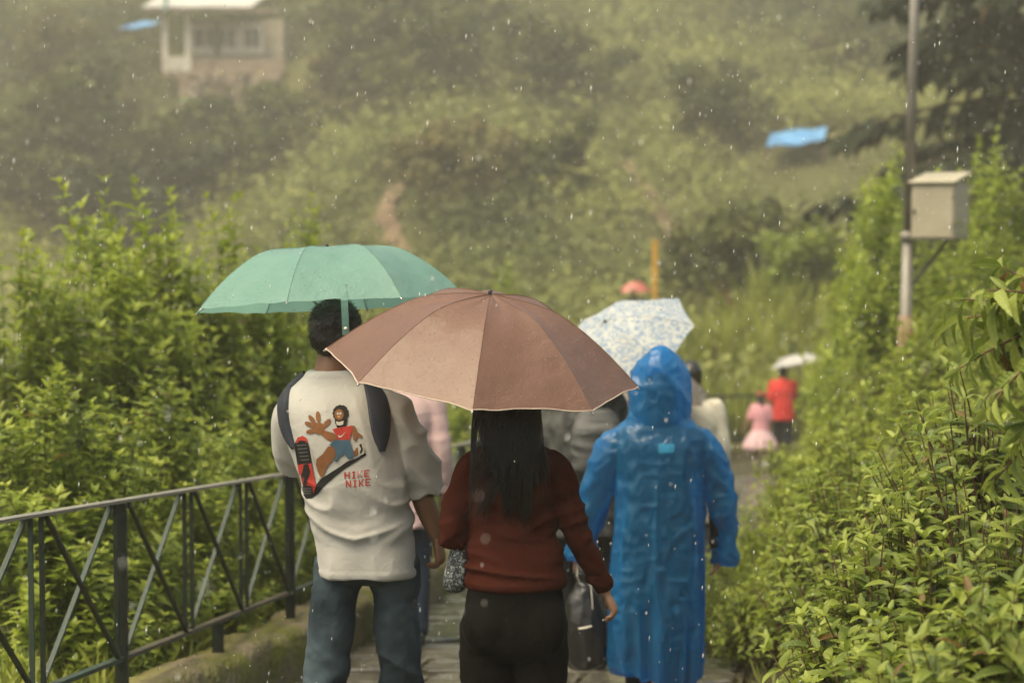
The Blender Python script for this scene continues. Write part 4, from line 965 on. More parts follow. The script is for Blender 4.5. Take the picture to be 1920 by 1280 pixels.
def body(name, J, skin, vox, parent, k=1.0):
    s = Soup(); g = lambda q: np.array(J[q], float)
    hip = (g('hl') + g('hr')) / 2; sh_ = (g('sl') + g('sr')) / 2; nb = g('neck'); hc = g('head'); w = np.linalg.norm(g('sr') - g('sl')) / 2
    s.rings([(hip[2] - .01, hip[0], hip[1], .1 * k, .075 * k), (hip[2] + .06, hip[0], hip[1], .14 * k, .095 * k), ((hip[2] + sh_[2]) / 2 - .03, (hip[0] + sh_[0]) / 2, (hip[1] + sh_[1]) / 2, .115 * k, .085 * k),
             (sh_[2] - .1, sh_[0], sh_[1], w * .92, .095 * k), (sh_[2] - .01, sh_[0], sh_[1], w * .88, .075 * k), (sh_[2] + .035, (sh_[0] + nb[0]) / 2, sh_[1], w * .45, .06 * k)], n=20)
    s.tube([nb - (0, 0, .06), nb, (nb + hc) / 2, hc - (0, 0, .02)], [.064 * k, .056 * k, .052 * k, .05 * k]); head(s, hc, k * J.get('hk', 1), J.get('yaw', 0), J.get('tilt', 0))
    for a in 'lr':
        S, E, W = g('s' + a), g('e' + a), g('w' + a)
        s.tube([S, S * .55 + E * .45, E, E * .55 + W * .45, W], [.05 * k, .045 * k, .038 * k, .037 * k, .026 * k]); h_ = J['hand' + a]; hand(s, W, *h_[:3], curl=h_[3], k=k * .95)
        Hp, Kn, An = g('h' + a), g('k' + a), g('a' + a)
        s.tube([Hp, Hp * .5 + Kn * .5, Kn, Kn * .6 + An * .4, An], [.078 * k, .068 * k, .05 * k, .05 * k, .034 * k]); s.tube([An + (0, -.03, -.03), An + (0, .05, -.045), An + (0, .13, -.055)], [.034 * k, .034 * k, .026 * k])
    return ob(name, s.mesh('body', vox, 5), skin, parent)
def shoes(J, m, parent, k=1.0):
    for a in 'lr':
        A = np.array(J['a' + a], float); s = Soup(); s.tube([A + (0, -.05, -.03), A + (0, .02, -.03), A + (0, .1, -.045), A + (0, .17, -.052)], [.043 * k, .047 * k, .045 * k, .034 * k]); s.tube([A + (0, 0, .03), A + (0, 0, -.02)], [.045 * k, .047 * k])
        me = s.mesh('shoe', .008, 4); displace(me, lambda c, n: np.stack([0 * c[:, 0], 0 * c[:, 0], np.maximum(0, (A[2] - .072) - c[:, 2])], 1)); ob('shoe', me, m, parent)
def trousers(name, J, m, vox, parent, rows, rad, amp=.006, seed=1, flare=0, short=None, extra=()):
    s = Soup(); s.rings(rows, p=2.4)
    for e_ in extra: s.ell(*e_)
    for a in 'lr':
        H, K, A = (np.array(J[q + a], float) for q in 'hka'); end = K * (1 - short) + A * short if short is not None else A + (0, 0, -.01)
        s.tube([H + (0, 0, .02), H * .6 + K * .4, K, K * .5 + end * .5, end], [rad[0], rad[1], rad[2], rad[3], rad[4]], n=18, cap=.15)
    me = s.mesh(name, vox, 9); kz = J['kl'][2]
    def f(c, n):
        q = c.copy(); w_ = vnoise(q * 6, seed + 7) * 1.2; d = (1 - 2 * np.abs(vnoise(np.stack([q[:, 0] * 6 + q[:, 2] * 4, q[:, 1] * 5, q[:, 2] * 13 + q[:, 0] * 7 + w_], 1), seed)) + .5 * vnoise(np.stack([q[:, 0] * 10, q[:, 1] * 8, q[:, 2] * 24 - q[:, 0] * 12 + w_], 1), seed + 2)) * amp * (np.exp(-((c[:, 2] - kz) / .14) ** 2) + .9 * np.exp(-((c[:, 2] - .12) / .1) ** 2) + .5 * np.exp(-((c[:, 2] - J['hl'][2] + .1) / .1) ** 2))
        return d + fbm(q * 9, seed + 3, 3) * amp * .55
    displace(me, f); return ob(name, me, m, parent)
def folds(me, seed, amp, zc=None, zw=.15, freq=(5, 5, 20), base=.35, hem=None):
    def f(c, n):
        w = vnoise(c * 4, seed + 9)[:, None] * .08; q = (c + w) * np.array(freq); d = (1 - 2 * np.abs(vnoise(q, seed))) + .5 * (1 - 2 * np.abs(vnoise(q * 2.1 + 5, seed + 1)))
        m_ = base + (1 - base) * (np.exp(-((c[:, 2] - zc) / zw) ** 2) if zc is not None else 0)
        r = d * amp * m_ + fbm(c * 6, seed + 4, 2) * amp * .5
        if hem is not None: r = r + .0022 * (np.abs(c[:, 2] - hem - .012) < .012)
        return r
    displace(me, f)
def joints(H=1.7, lean=0, step=.12, arms=('down', 'down'), wide=1.0):
    k = H / 1.7; J = dict(neck=(lean, .0, 1.45 * k), head=(lean, .03 * k, 1.585 * k), hl=(-.085 * k, 0, .88 * k), hr=(.085 * k, 0, .88 * k), kl=(-.09 * k, .05 + step * .3, .48 * k), kr=(.09 * k, .03 - step * .1, .48 * k), al=(-.09 * k, step, .085), ar=(.09 * k, -step, .085), hk=1.0)
    for a, sg, mode in (('l', -1, arms[0]), ('r', 1, arms[1])):
        J['s' + a] = (sg * .175 * k * wide + lean, 0, 1.385 * k)
        if mode == 'down': J['e' + a] = (sg * .225 * k, -.03, 1.1 * k); J['w' + a] = (sg * .235 * k, .04, .86 * k); J['hand' + a] = ((0, .1, -1), (0, 1, 0), (-sg, 0, 0), .4)
        elif mode == 'out': J['e' + a] = (sg * .27 * k, -.02, 1.12 * k); J['w' + a] = (sg * .36 * k, .05, .92 * k); J['hand' + a] = ((sg * .4, .1, -1), (0, 1, 0), (-sg, 0, -.3), .5)
        else: J['e' + a] = (sg * .2 * k, .12, 1.14 * k); J['w' + a] = (sg * .1 * k, .27, 1.28 * k); J['hand' + a] = ((-sg * .5, .5, .6), (0, -.3, 1), (-sg * .7, -.6, .2), 1.1)
    return J
def top_mesh(name, J, k, vox, hem, ease=1.0, sleeve=1.0, rad=.062, seed=1, amp=.006, flare=1.0):
    s = Soup(); g = lambda q: np.array(J[q], float); hip = (g('hl') + g('hr')) / 2; sh_ = (g('sl') + g('sr')) / 2; w = np.linalg.norm(g('sr') - g('sl')) / 2; nb = g('neck'); e = ease * k
    mz = (hip[2] + sh_[2]) / 2; mx = (hip[0] + sh_[0]) / 2
    s.rings([(hem, hip[0], 0, .17 * e * flare, .13 * e * flare), ((hem + mz) / 2, hip[0], 0, .16 * e, .122 * e), (mz, mx, 0, .15 * e, .115 * e), (sh_[2] - .1, sh_[0], 0, w * 1.0 * ease, .118 * e), (sh_[2] + .0, sh_[0], 0, w * .98, .09 * e), (sh_[2] + .04, (sh_[0] + nb[0]) / 2, 0, w * .6, .07 * e), (nb[2] + .025, nb[0], 0, .07 * k, .065 * k)])
    for a in 'lr':
        S, E, W = g('s' + a), g('e' + a), g('w' + a)
        P = [S + (S - nb) * -.1, S, S * .5 + E * .5, E, E * .5 + W * .5, W]; n = {1.0: 6, .5: 4, .3: 3}[sleeve]; r = [rad * 1.05, rad * 1.08, rad, rad * .92, rad * .85, rad * .7]
        s.tube(P[:n], [q * k for q in r[:n]], cap=.2)
    me = s.mesh(name, vox, 6); folds(me, seed, amp, zc=hem + .12, zw=.2, hem=hem); return me
def hair_cap(J, k=1.0, long=0, m=None, parent=None, vox=.008):
    c = np.array(J['head'], float); hk = k * J.get('hk', 1); Mr = np.array(Matrix.Rotation(J.get('yaw', 0), 3, 'Z')); s = Soup(); P = lambda x, y, z: c + Mr @ (np.array([x, y, z]) * hk)
    s.ell(P(0, -.02, .035), (.082 * hk, .1 * hk, .098 * hk), rot=Mr); s.ell(P(0, -.052, -.012), (.07 * hk, .06 * hk, .07 * hk), rot=Mr)
    if long: s.tube([P(0, -.05, 0), P(0, -.085, -.08), P(0, -.1, -.08 - long * .5), P(0, -.09, -.08 - long)], [.075 * hk, .075 * hk, .06 * hk, .03 * hk], flat=((0, 1, 0), .6))
    me = s.mesh('hair', vox, 4); displace(me, lambda c_, n: fbm(c_ * np.array([60, 60, 22]), 5, 2) * .003); return ob('hair', me, m or M['hair'], parent)
def root_at(u, Y): return ((u - 960) / F * Y, Y, float(zpath(Y)))
DENIM = cloth('blue_denim', (.012, .019, .025), color2=(.066, .092, .108), vscale=3.6, bump=.35, bscale=300, camt=.4, crease=11, stretch=(1, 1, 1))
# ---- man in the white printed T-shirt
man = thing('person', 'man in a white printed T-shirt and blue jeans under the teal umbrella', 'person', root_at(680, 6.5))
J = dict(neck=(-.11, .0, 1.485), head=(-.086, .03, 1.625), sl=(-.235, .03, 1.39), sr=(.07, -.01, 1.41), el=(-.245, .2, 1.17), wl=(-.135, .3, 1.30), er=(.185, .0, 1.115), wr=(.238, .02, .965),
         hl=(-.08, 0, .87), hr=(.098, 0, .87), kl=(-.132, .02, .47), kr=(.112, .08, .48), al=(-.18, -.14, .09), ar=(.12, .16, .085), yaw=-.35,
         handl=((.4, .3, .8), (.2, -.9, .3), (.7, .2, -.2), 1.2), handr=((.18, .1, -1), (0, 1, .1), (-1, .1, -.1), .8))
body('body', J, SK['brown'], .0062, man, 1.0)
s = Soup()
s.rings([(.838, .014, 0, .156, .138), (.88, .012, 0, .159, .14), (.96, .005, -.004, .163, .132), (1.05, -.010, -.006, .168, .132), (1.16, -.028, -.008, .176, .131), (1.27, -.055, -.012, .188, .13), (1.36, -.075, -.008, .19, .12), (1.425, -.09, 0, .175, .1), (1.468, -.1, .004, .125, .078), (1.508, -.112, .006, .067, .062)], p=2.5, n=40)
s.tube([(.03, 0, 1.40), (.09, -.01, 1.355), (.135, -.01, 1.26), (.178, 0, 1.16), (.198, .005, 1.105)], [.07, .078, .078, .076, .075], n=20, cap=.1, flat=((0, 1, 0), .85))
s.tube([(-.2, .01, 1.40), (-.232, .03, 1.36), (-.238, .09, 1.27), (-.235, .16, 1.185)], [.066, .068, .07, .07], n=20, cap=.1)
tee = s.mesh('t_shirt', .0065, 7)
def tee_folds(c, n):
    x, y, z = c.T; back = ss(.02, -.05, y); low = np.exp(-((z - .955) / .075) ** 2)
    w = vnoise(c * np.array([5, 5, 5]), 3) * .9
    d = .014 * low * (1 - 2 * np.abs(vnoise(np.stack([x * 4.5 + 3, y * 2, (z - .25 * np.abs(x + .02)) * 21 + w], 1), 11)))
    d += .010 * np.exp(-((z - 1.08) / .09) ** 2) * (1 - 2 * np.abs(vnoise(np.stack([x * 6, y * 2, (z + .35 * x) * 14 + w], 1), 14)))
    d += .006 * (1 - 2 * np.abs(vnoise(np.stack([(x + .3 * z) * 11, y * 4, z * 3], 1), 17))) * ss(1.0, 1.2, z) * ss(1.47, 1.38, z)
    sl = ss(.1, .15, x) * ss(1.06, 1.12, z); d += sl * .014 * (1 - 2 * np.abs(vnoise(np.stack([(x + z * .8) * 12, y * 5, (z - x * .6) * 8], 1), 19)))
    d += .006 * (1 - 2 * np.abs(vnoise(np.stack([x * 14, y * 8, z * 3], 1), 23))) * ss(.96, .86, z)
    d += .003 * fbm(c * 7, 29, 2)
    d += .002 * (np.abs(z - .851) < .011) + .002 * ((np.abs(z - 1.503) < .012) & (np.abs(x + .11) < .08))
    return d
displace(tee, tee_folds)
WHITE = cloth('white_cotton', (.44, .425, .395), var=.05, vscale=4, bump=.25, bscale=420, sheen=.1, transl=.08)
tee_o = ob('t_shirt', tee, WHITE, man)
trousers('jeans', J, DENIM, .0075, man, [(.815, .010, 0, .10, .085), (.845, .012, 0, .138, .102), (.88, .012, 0, .142, .105), (.94, .01, 0, .135, .1)], [.088, .081, .067, .064, .062], amp=.011, seed=41)
shoes(J, M['black_plastic'], man)
hc = np.array(J['head']); s = Soup(); Mr = np.array(Matrix.Rotation(J['yaw'], 3, 'Z')); P_ = lambda x, y, z: hc + Mr @ np.array([x, y, z])
s.ell(P_(0, -.018, .036), (.083, .102, .084), rot=Mr); s.ell(P_(0, -.028, .0), (.081, .088, .07), rot=Mr); s.ell(P_(0, -.05, -.02), (.062, .056, .05), rot=Mr)
hm = s.mesh('hair', .005, 4); displace(hm, lambda c, n: .0025 * fbm(c * 90, 6, 2)); mh = ob('hair', hm, M['hair_dark'], man)
cc_, nn_ = coords(hm); Rh = np.random.default_rng(2); S = []
for i in Rh.integers(0, len(cc_), 1500):
    d_ = nrm(nn_[i] + Rh.normal(0, .35, 3) + np.array([0, -.1, -.45])); S.append(([cc_[i] - nn_[i] * .002, cc_[i] + d_ * Rh.uniform(.006, .014)], .0008, .0003))
ob('short_hairs', stems_mesh('short_hairs', S, 3), M['hair_dark'], mh)
# print on the back of the shirt, laid onto its surface
bv = BVHTree.FromPolygons([v.co[:] for v in tee.vertices], [p.vertices[:] for p in tee.polygons]); O_ = Vector((0, 0, EYE)) - man.location
def print_piece(name, poly, m, lift, parent, zoom=True):
    bm = bmesh.new()
    for pl in (poly if isinstance(poly[0][0], (tuple, list)) else [poly]):
        vs_ = [bm.verts.new((a / 3.2 + 480, b / 3.2 + 680, 0) if zoom else (a, b, 0)) for a, b in pl]; bm.faces.new(vs_)
    bmesh.ops.triangulate(bm, faces=bm.faces[:])
    for _ in range(3):
        ed = [e for e in bm.edges if e.calc_length() > 5]
        if not ed: break
        bmesh.ops.subdivide_edges(bm, edges=ed, cuts=1); bmesh.ops.triangulate(bm, faces=bm.faces[:])
    for v in bm.verts:
        d = (px(v.co.x, v.co.y, 6.5) - Vector((0, 0, EYE))).normalized(); hit, n, i, r = bv.ray_cast(O_, d)
        if hit is None:
            hit, n, i, r = bv.find_nearest(O_ + d * ((-.02 - O_.y) / d.y)); v.co = hit + n * lift
        else: v.co = hit - d * lift
    bmesh.ops.recalc_face_normals(bm, faces=bm.faces[:]); me = bpy.data.meshes.new(name); bm.to_mesh(me); bm.free(); return ob(name, me, m, parent)
def ink(name, c): return mat('print_' + name, c, .8, .2, var=.08, vscale=40)
IK = dict(black=ink('black', (.015, .014, .014)), red=ink('red', (.38, .04, .032)), skin=ink('brown', (.19, .08, .034)), blue=ink('blue', (.05, .1, .14)), cream=ink('cream', (.45, .42, .36)), grey=ink('grey', (.09, .09, .09)), skin2=ink('pale_brown', (.4, .22, .12)))
def oval(cx, cy, rx, ry, n=22, rot=0, bumpy=0):
    r = []
    for k in range(n):
        t = 2 * math.pi * k / n; q = 1 + bumpy * (k % 2); x, y = math.cos(t) * rx * q, math.sin(t) * ry * q; r.append((cx + x * math.cos(rot) - y * math.sin(rot), cy + x * math.sin(rot) + y * math.cos(rot)))
    return r
pr_ = [
 ('ground_stroke', [(655, 540), (663, 552), (640, 566), (575, 592), (525, 640), (470, 684), (405, 742), (372, 785), (335, 812), (300, 815), (284, 792), (300, 765), (365, 725), (390, 695), (440, 662), (510, 618), (545, 592), (600, 572)], 'black', 1),
 ('shoe_sole', [(234, 478), (250, 447), (282, 437), (306, 455), (324, 520), (336, 600), (350, 680), (364, 742), (345, 790), (312, 810), (286, 790), (262, 700), (246, 600), (234, 520)], 'black', 2),
 ('sole_toe', [(237, 474), (252, 447), (282, 437), (304, 453), (312, 486), (296, 468), (262, 466), (246, 482)], 'red', 3),
 ('sole_heel', [(248, 612), (284, 606), (334, 602), (348, 680), (360, 738), (345, 782), (334, 740), (300, 735), (270, 722), (258, 670)], 'red', 3),
 ('sole_bolt', [(286, 610), (312, 604), (300, 650), (326, 655), (300, 735), (280, 730), (290, 690), (266, 684), (280, 645)], 'black', 4),
 ('shoe_side', [(322, 515), (334, 540), (350, 600), (368, 650), (388, 690), (376, 702), (358, 668), (342, 610)], 'cream', 3),
 ('back_leg', [(575, 548), (606, 505), (622, 522), (600, 560)], 'skin', 2),
 ('front_leg', [(432, 500), (470, 498), (486, 530), (474, 568), (428, 620), (396, 690), (378, 668), (360, 612), (362, 578), (402, 545)], 'skin', 4),
 ('shorts', [(470, 462), (562, 462), (574, 500), (588, 552), (574, 576), (550, 574), (532, 545), (524, 512), (502, 560), (484, 592), (468, 590), (480, 550), (470, 507), (438, 494)], 'blue', 5),
 ('back_shoe', [(610, 482), (622, 472), (638, 478), (651, 520), (646, 548), (618, 556), (612, 522)], 'cream', 4),
 ('back_shoe_stripe', [(618, 490), (632, 484), (642, 520), (632, 544), (622, 540), (630, 515)], 'black', 5),
 ('arm', [(392, 405), (422, 408), (470, 422), (492, 445), (470, 476), (430, 464), (392, 432)], 'skin', 2),
 ('other_arm', [(566, 374), (594, 378), (606, 412), (640, 438), (632, 452), (610, 444), (600, 470), (584, 462), (578, 424)], 'skin', 3),
 ('red_top', [(458, 398), (486, 390), (540, 380), (572, 378), (576, 410), (560, 462), (490, 470), (482, 432)], 'red', 4),
 ('swoosh', [(491, 430), (500, 438), (512, 436), (540, 412), (514, 444), (502, 449), (495, 444)], 'cream', 5),
 ('hair', oval(508, 302, 46, 48, 26, 0, .10), 'black', 3), ('beard', [(472, 320), (545, 318), (548, 350), (536, 385), (512, 398), (488, 392), (474, 360)], 'black', 4),
 ('face', oval(498, 310, 28, 33), 'skin', 5), ('nose', oval(497, 322, 9, 7), 'skin2', 6), ('eye', oval(490, 304, 6, 8), 'cream', 6), ('eye', oval(506, 303, 6, 8), 'cream', 6), ('grin', [(480, 350), (500, 354), (525, 347), (523, 370), (502, 375), (483, 372)], 'cream', 6),
 ('palm', oval(376, 392, 34, 36), 'skin', 3),
] + [('finger', oval(a, b, 14, 33, 16, r), 'skin', 3) for a, b, r in ((336, 340, -.65), (372, 322, -.08), (424, 362, .75), (322, 370, -1.15), (332, 410, -1.75))] \
  + [('tread', [(240 + 6 * q + 3, 492 + 22 * q), (302 + 4 * q, 488 + 22 * q), (303 + 4 * q, 494 + 22 * q), (241 + 6 * q + 3, 499 + 22 * q)], 'grey', 3) for q in range(5)] \
  + [('tread', [(278 + 3 * q, 752 + 14 * q), (335 - 3 * q, 750 + 14 * q), (335 - 3 * q, 755 + 14 * q), (279 + 3 * q, 758 + 14 * q)], 'grey', 3) for q in range(3)]
for nme, poly, c, lv in pr_: print_piece(nme, poly, IK[c], .0012 + .0007 * lv, tee_o)
def rc(a, b, c, d): return [(a, c), (b, c), (b, d), (a, d)]
GL = {'H': [rc(0, .25, 0, 1), rc(.75, 1, 0, 1), rc(.25, .75, .42, .58)],
      'I': [rc(.37, .63, 0, 1), rc(.18, .37, 0, .14), rc(.63, .82, 0, .14), rc(.18, .37, .86, 1), rc(.63, .82, .86, 1)],
      'K': [rc(0, .22, 0, 1), [(.22, .52), (.74, 0), (1, 0), (.46, .52)], [(.22, .52), (.46, .52), (1, 1), (.74, 1)]],
      'E': [rc(0, .25, 0, 1), rc(.25, 1, 0, .15), rc(.25, .8, .43, .57), rc(.25, 1, .85, 1)],
      'N': [rc(0, .22, 0, 1), rc(.78, 1, 0, 1), [(.22, 0), (.78, .64), (.78, 1), (.22, .36)]]}
for word, x0, y0, x1, y1, hh in (('HIKE', 530, 652, 688, 643, 42), ('NIKE', 538, 703, 694, 696, 42)):
    w = (x1 - x0) / 4
    for i, ch in enumerate(word):
        cw = w * .82; X0 = x0 + i * w
        poly = [[(X0 + a * cw, y0 + (y1 - y0) * (i + a) / 4 + b * hh + 3 * math.sin((i + a) * 1.3)) for a, b in pl] for pl in GL[ch]]
        print_piece('letter', poly, IK['red'], .0022, tee_o)
# backpack worn on the chest; its straps loop over the shoulders and round the back
bp = thing('backpack', 'navy backpack worn on the chest of the man in white, straps over his back', 'backpack', tuple(man.location + Vector((-.06, .24, .95))))
NAVY = cloth('navy_nylon', (.022, .026, .038), var=.25, vscale=9, bump=.3, bscale=300, rough=.7, spec=.35)
s = Soup(); s.rings([(.02, 0, 0, .12, .07), (.08, 0, .01, .145, .09), (.25, 0, .01, .14, .09), (.36, 0, 0, .1, .06)], p=3.2); ob('bag', s.mesh('bag', .01, 4), NAVY, bp)
s = Soup(); s.rings([(.05, 0, .085, .1, .035), (.1, 0, .09, .11, .045), (.2, 0, .085, .1, .035)], p=3.2); ob('front_pocket', s.mesh('front_pocket', .008, 3), NAVY, bp)
def strap_on(pix, width, dark, name='strap', lift=.006):
    """a padded strap laid on the shirt through points seen from behind, then over the shoulder to the bag"""
    A = np.array(pix, float); T = np.linspace(0, len(A) - 1, 30); t = np.arange(len(A)); C = np.stack([cat1(t, A[:, k], T) for k in range(3)], 1); P = []; Nn = []
    for u, v, w_ in C:
        d = (px(u, v, 6.5) - Vector((0, 0, EYE))).normalized(); hit, n, i, r = bv.ray_cast(O_, d)
        if hit is None: hit, n, i, r = bv.find_nearest(O_ + d * (6.5 / d.y))
        P.append(np.array(hit)); Nn.append(np.array(n))
    P = np.array(P); Nn = np.array(Nn)
    for _ in range(4): P[1:-1] = (P[:-2] + 2 * P[1:-1] + P[2:]) / 4; Nn[1:-1] = (Nn[:-2] + 2 * Nn[1:-1] + Nn[2:]) / 4
    Nn = nrm(Nn); tg = nrm(np.gradient(P, axis=0)); sd_ = np.cross(tg, Nn); V = []; Fc = []; prf = [(-1, -.012), (-1, .004), (-.85, .008), (0, .0095), (.85, .008), (1, .004), (1, -.012)]; n7 = len(prf)
    for k in range(30):
        for a, b in prf: V.append(P[k] + sd_[k] * a * C[k, 2] * width + Nn[k] * (b + lift * .3))
    for k in range(29):
        for j in range(n7 - 1): Fc.append((k * n7 + j, k * n7 + j + 1, (k + 1) * n7 + j + 1, (k + 1) * n7 + j))
    o = ob(name, mesh_np(name, V, faces=Fc), dark, bp); o.location = man.location - bp.location; return o
strap_on([(572, 698, .7), (548, 712, .95), (532, 745, 1.0), (532, 785, 1.0), (541, 815, .75), (552, 838, .3)], .034, NAVY)
strap_on([(668, 700, .7), (690, 712, .95), (706, 745, 1.05), (712, 785, 1.05), (714, 815, .85), (716, 846, .3)], .034, NAVY)

# ---- woman in the russet top
wom = thing('person', 'woman with long wet black hair and russet top under the brown umbrella', 'person', root_at(960, 6.0))
J2 = dict(neck=(-.005, .0, 1.315), head=(-.01, .03, 1.43), sl=(-.118, 0, 1.225), sr=(.128, 0, 1.225), el=(-.178, -.01, 1.0), wl=(-.08, .2, 1.1), er=(.192, -.01, 1.02), wr=(.286, .05, .825),
          hl=(-.08, 0, .72), hr=(.09, 0, .72), kl=(-.078, .04, .42), kr=(.088, .02, .42), al=(-.07, .1, .085), ar=(.09, -.08, .085), hk=1.06,
          handl=((.5, .5, .5), (0, -.5, .8), (.7, -.4, .3), 1.1), handr=((.45, .05, -1), (-.1, 1, 0), (-1, .0, -.35), .72))
body('body', J2, SK['tan'], .006, wom, .8)
RUST = cloth('russet_knit', (.034, .0078, .005), color2=(.054, .013, .008), vscale=6, bump=.45, bscale=380, sheen=0, spec=.04, camt=.3)
s = Soup()
s.rings([(.845, .011, 0, .15, .118), (.88, .01, 0, .153, .12), (.95, .006, 0, .142, .11), (1.01, .002, 0, .132, .1), (1.09, .0, -.003, .135, .1), (1.16, .002, -.004, .142, .1), (1.215, .004, 0, .14, .088), (1.255, .003, .002, .125, .072), (1.29, .0, .004, .078, .058), (1.325, -.003, .005, .053, .05)], p=2.35, n=36)
s.tube([(.1, 0, 1.225), (.136, 0, 1.195), (.168, -.008, 1.11), (.192, -.01, 1.02), (.236, .018, .93), (.284, .048, .832)], [.05, .05, .046, .041, .037, .031], n=18, cap=.12)
s.tube([(-.09, 0, 1.225), (-.128, 0, 1.195), (-.158, -.008, 1.1), (-.18, -.01, 1.0), (-.145, .09, 1.04), (-.08, .2, 1.1)], [.05, .05, .046, .043, .039, .031], n=18, cap=.12)
top = s.mesh('long_sleeved_top', .0062, 7)
def top_f(c, n):
    x, y, z = c.T; w = vnoise(c * 5, 8) * .8; tor = (np.abs(x) < .16)
    d = .015 * np.exp(-((z - .945) / .055) ** 2) * tor * (1 - 2 * np.abs(vnoise(np.stack([x * 5, y * 3, (z + .12 * x) * 26 + w], 1), 51)))
    d += .009 * np.exp(-((z - 1.09) / .07) ** 2) * (1 - 2 * np.abs(vnoise(np.stack([x * 6 + 2, y * 3, (z - .4 * np.abs(x)) * 17 + w], 1), 53)))
    arm = ss(.15, .18, np.abs(x)); d += arm * .005 * (1 - 2 * np.abs(vnoise(np.stack([(x - z * .4) * 9, y * 9, (z + np.abs(x) * .5) * 24], 1), 57))) * (.35 + np.exp(-((z - 1.02) / .06) ** 2) + .8 * np.exp(-((z - .86) / .04) ** 2))
    d += .0025 * fbm(c * 9, 59, 2) + .0022 * (np.abs(z - .862) < .011)
    return d
displace(top, top_f); ob('long_sleeved_top', top, RUST, wom)
BLACK = cloth('black_cotton', (.0055, .0045, .004), var=.3, bump=.35, sheen=.0, spec=.08)
trousers('trousers', J2, BLACK, .0075, wom, [(.625, .008, 0, .07, .07), (.665, .008, 0, .14, .112), (.71, .008, 0, .158, .125), (.78, .008, 0, .152, .12), (.87, .008, 0, .14, .108)], [.082, .082, .068, .064, .06], amp=.005, seed=63, extra=[((-.072, -.05, .74), (.082, .085, .095)), ((.085, -.05, .74), (.082, .085, .095))])
shoes(J2, M['black_plastic'], wom, .9)
# hair: dark base and many wet locks
c = np.array(J2['head']); s = Soup(); s.ell(c + (0, -.012, .03), (.086, .1, .09)); s.ell(c + (0, -.035, -.02), (.084, .075, .08))
s.tube([c + (0, -.045, -.02), c + (.0, -.075, -.1), c + (.003, -.105, -.17), c + (.004, -.118, -.24), c + (.004, -.12, -.285)], [.088, .093, .078, .045, .018], n=20, flat=((0, 1, 0), .5))
hm = s.mesh('hair', .006, 5); displace(hm, lambda q, n: .004 * fbm(q * np.array([55, 40, 9]), 71, 3)); hair_o = ob('hair', hm, M['hair'], wom)
R = np.random.default_rng(9); S = []
lk = []
for i in range(64):
    a = R.uniform(-1, 1); end = np.array([a * .062 + R.normal(0, .012) + .004, -.128 + R.normal(0, .006), 1.43 - R.uniform(.22, .36) - (.0 if abs(a) < .55 else -.1)]); 
    if i < 7: end = np.array([R.uniform(-.14, -.08), -.11, R.uniform(1.08, 1.2)])
    elif i < 12: end = np.array([R.uniform(.075, .12), -.1, R.uniform(1.17, 1.24)])
    lk.append((a, end))
bvt = BVHTree.FromPolygons([v.co[:] for v in top.vertices], [p.vertices[:] for p in top.polygons])
for a, end in lk:
    for j in range(19):
        a2 = np.clip(a + R.normal(0, .16), -1.05, 1.05); st = c + np.array([math.sin(a2 * 1.35) * .088, -.03 - math.cos(a2 * 1.35) * .075, R.uniform(-.06, .06)])
        e = end + np.array([R.normal(0, .004), R.normal(0, .003), R.normal(0, .018)]); m1 = st * .6 + e * .4 + np.array([math.sin(a2) * .03, -.035, .0]); m2 = st * .22 + e * .78 + np.array([R.normal(0, .004), -.018, 0]); pts = []
        for t in np.linspace(0, 1, 9):
            p = (1 - t) ** 3 * st + 3 * t * (1 - t) ** 2 * m1 + 3 * t * t * (1 - t) * m2 + t ** 3 * e
            if t > .35:
                q, n, i_, d_ = bvt.find_nearest(Vector(p))
                n = Vector(n); dd = (Vector(p) - q).dot(n)
                if dd < .004 and d_ < .06: p = np.array(q + n * (.004 + .003 * R.random()))
            pts.append(p)
        S.append((pts, .0011, .0005))
ob('wet_locks', stems_mesh('wet_locks', S, 3), M['hair'], hair_o)
# floral cloth bag under her arm
def floral(name, base, petal, leafc, scale):
    m = bpy.data.materials.new(name); m.use_nodes = True; nt = m.node_tree; N_ = nt.nodes; L = nt.links; b = N_['Principled BSDF']; b.inputs['Roughness'].default_value = .7
    tc = N_.new('ShaderNodeTexCoord'); v = N_.new('ShaderNodeTexVoronoi'); v.inputs['Scale'].default_value = scale; n = N_.new('ShaderNodeTexNoise'); n.inputs['Scale'].default_value = scale * 1.3; ad = N_.new('ShaderNodeMixRGB'); ad.blend_type = 'ADD'; ad.inputs[0].default_value = .35 / scale
    L.new(tc.outputs['Object'], n.inputs['Vector']); L.new(tc.outputs['Object'], ad.inputs[1]); L.new(n.outputs['Color'], ad.inputs[2]); L.new(ad.outputs[0], v.inputs['Vector'])
    r = N_.new('ShaderNodeValToRGB'); r.color_ramp.interpolation = 'CONSTANT'; e = r.color_ramp.elements; e[0].color = (*petal[0], 1); e[1].color = (*base, 1); e[1].position = .62
    for pos, cc in petal[1]: k = e.new(pos); k.color = (*cc, 1)
    L.new(v.outputs['Distance'], r.inputs[0]); mx = N_.new('ShaderNodeMixRGB'); n2 = N_.new('ShaderNodeTexNoise'); n2.inputs['Scale'].default_value = scale * 2.2; L.new(tc.outputs['Object'], n2.inputs['Vector'])
    mr = N_.new('ShaderNodeMapRange'); mr.inputs[1].default_value = .56; mr.inputs[2].default_value = .6; L.new(n2.outputs['Fac'], mr.inputs[0]); L.new(mr.outputs[0], mx.inputs[0]); L.new(r.outputs[0], mx.inputs[1]); mx.inputs[2].default_value = (*leafc, 1); L.new(mx.outputs[0], b.inputs['Base Color'])
    return m
FB = floral('floral_bag_cloth', (.012, .013, .015), ((.22, .24, .23), ((.24, (.012, .013, .016)), (.44, (.13, .15, .16)), (.5, (.012, .012, .014)))), (.16, .17, .17), 46)
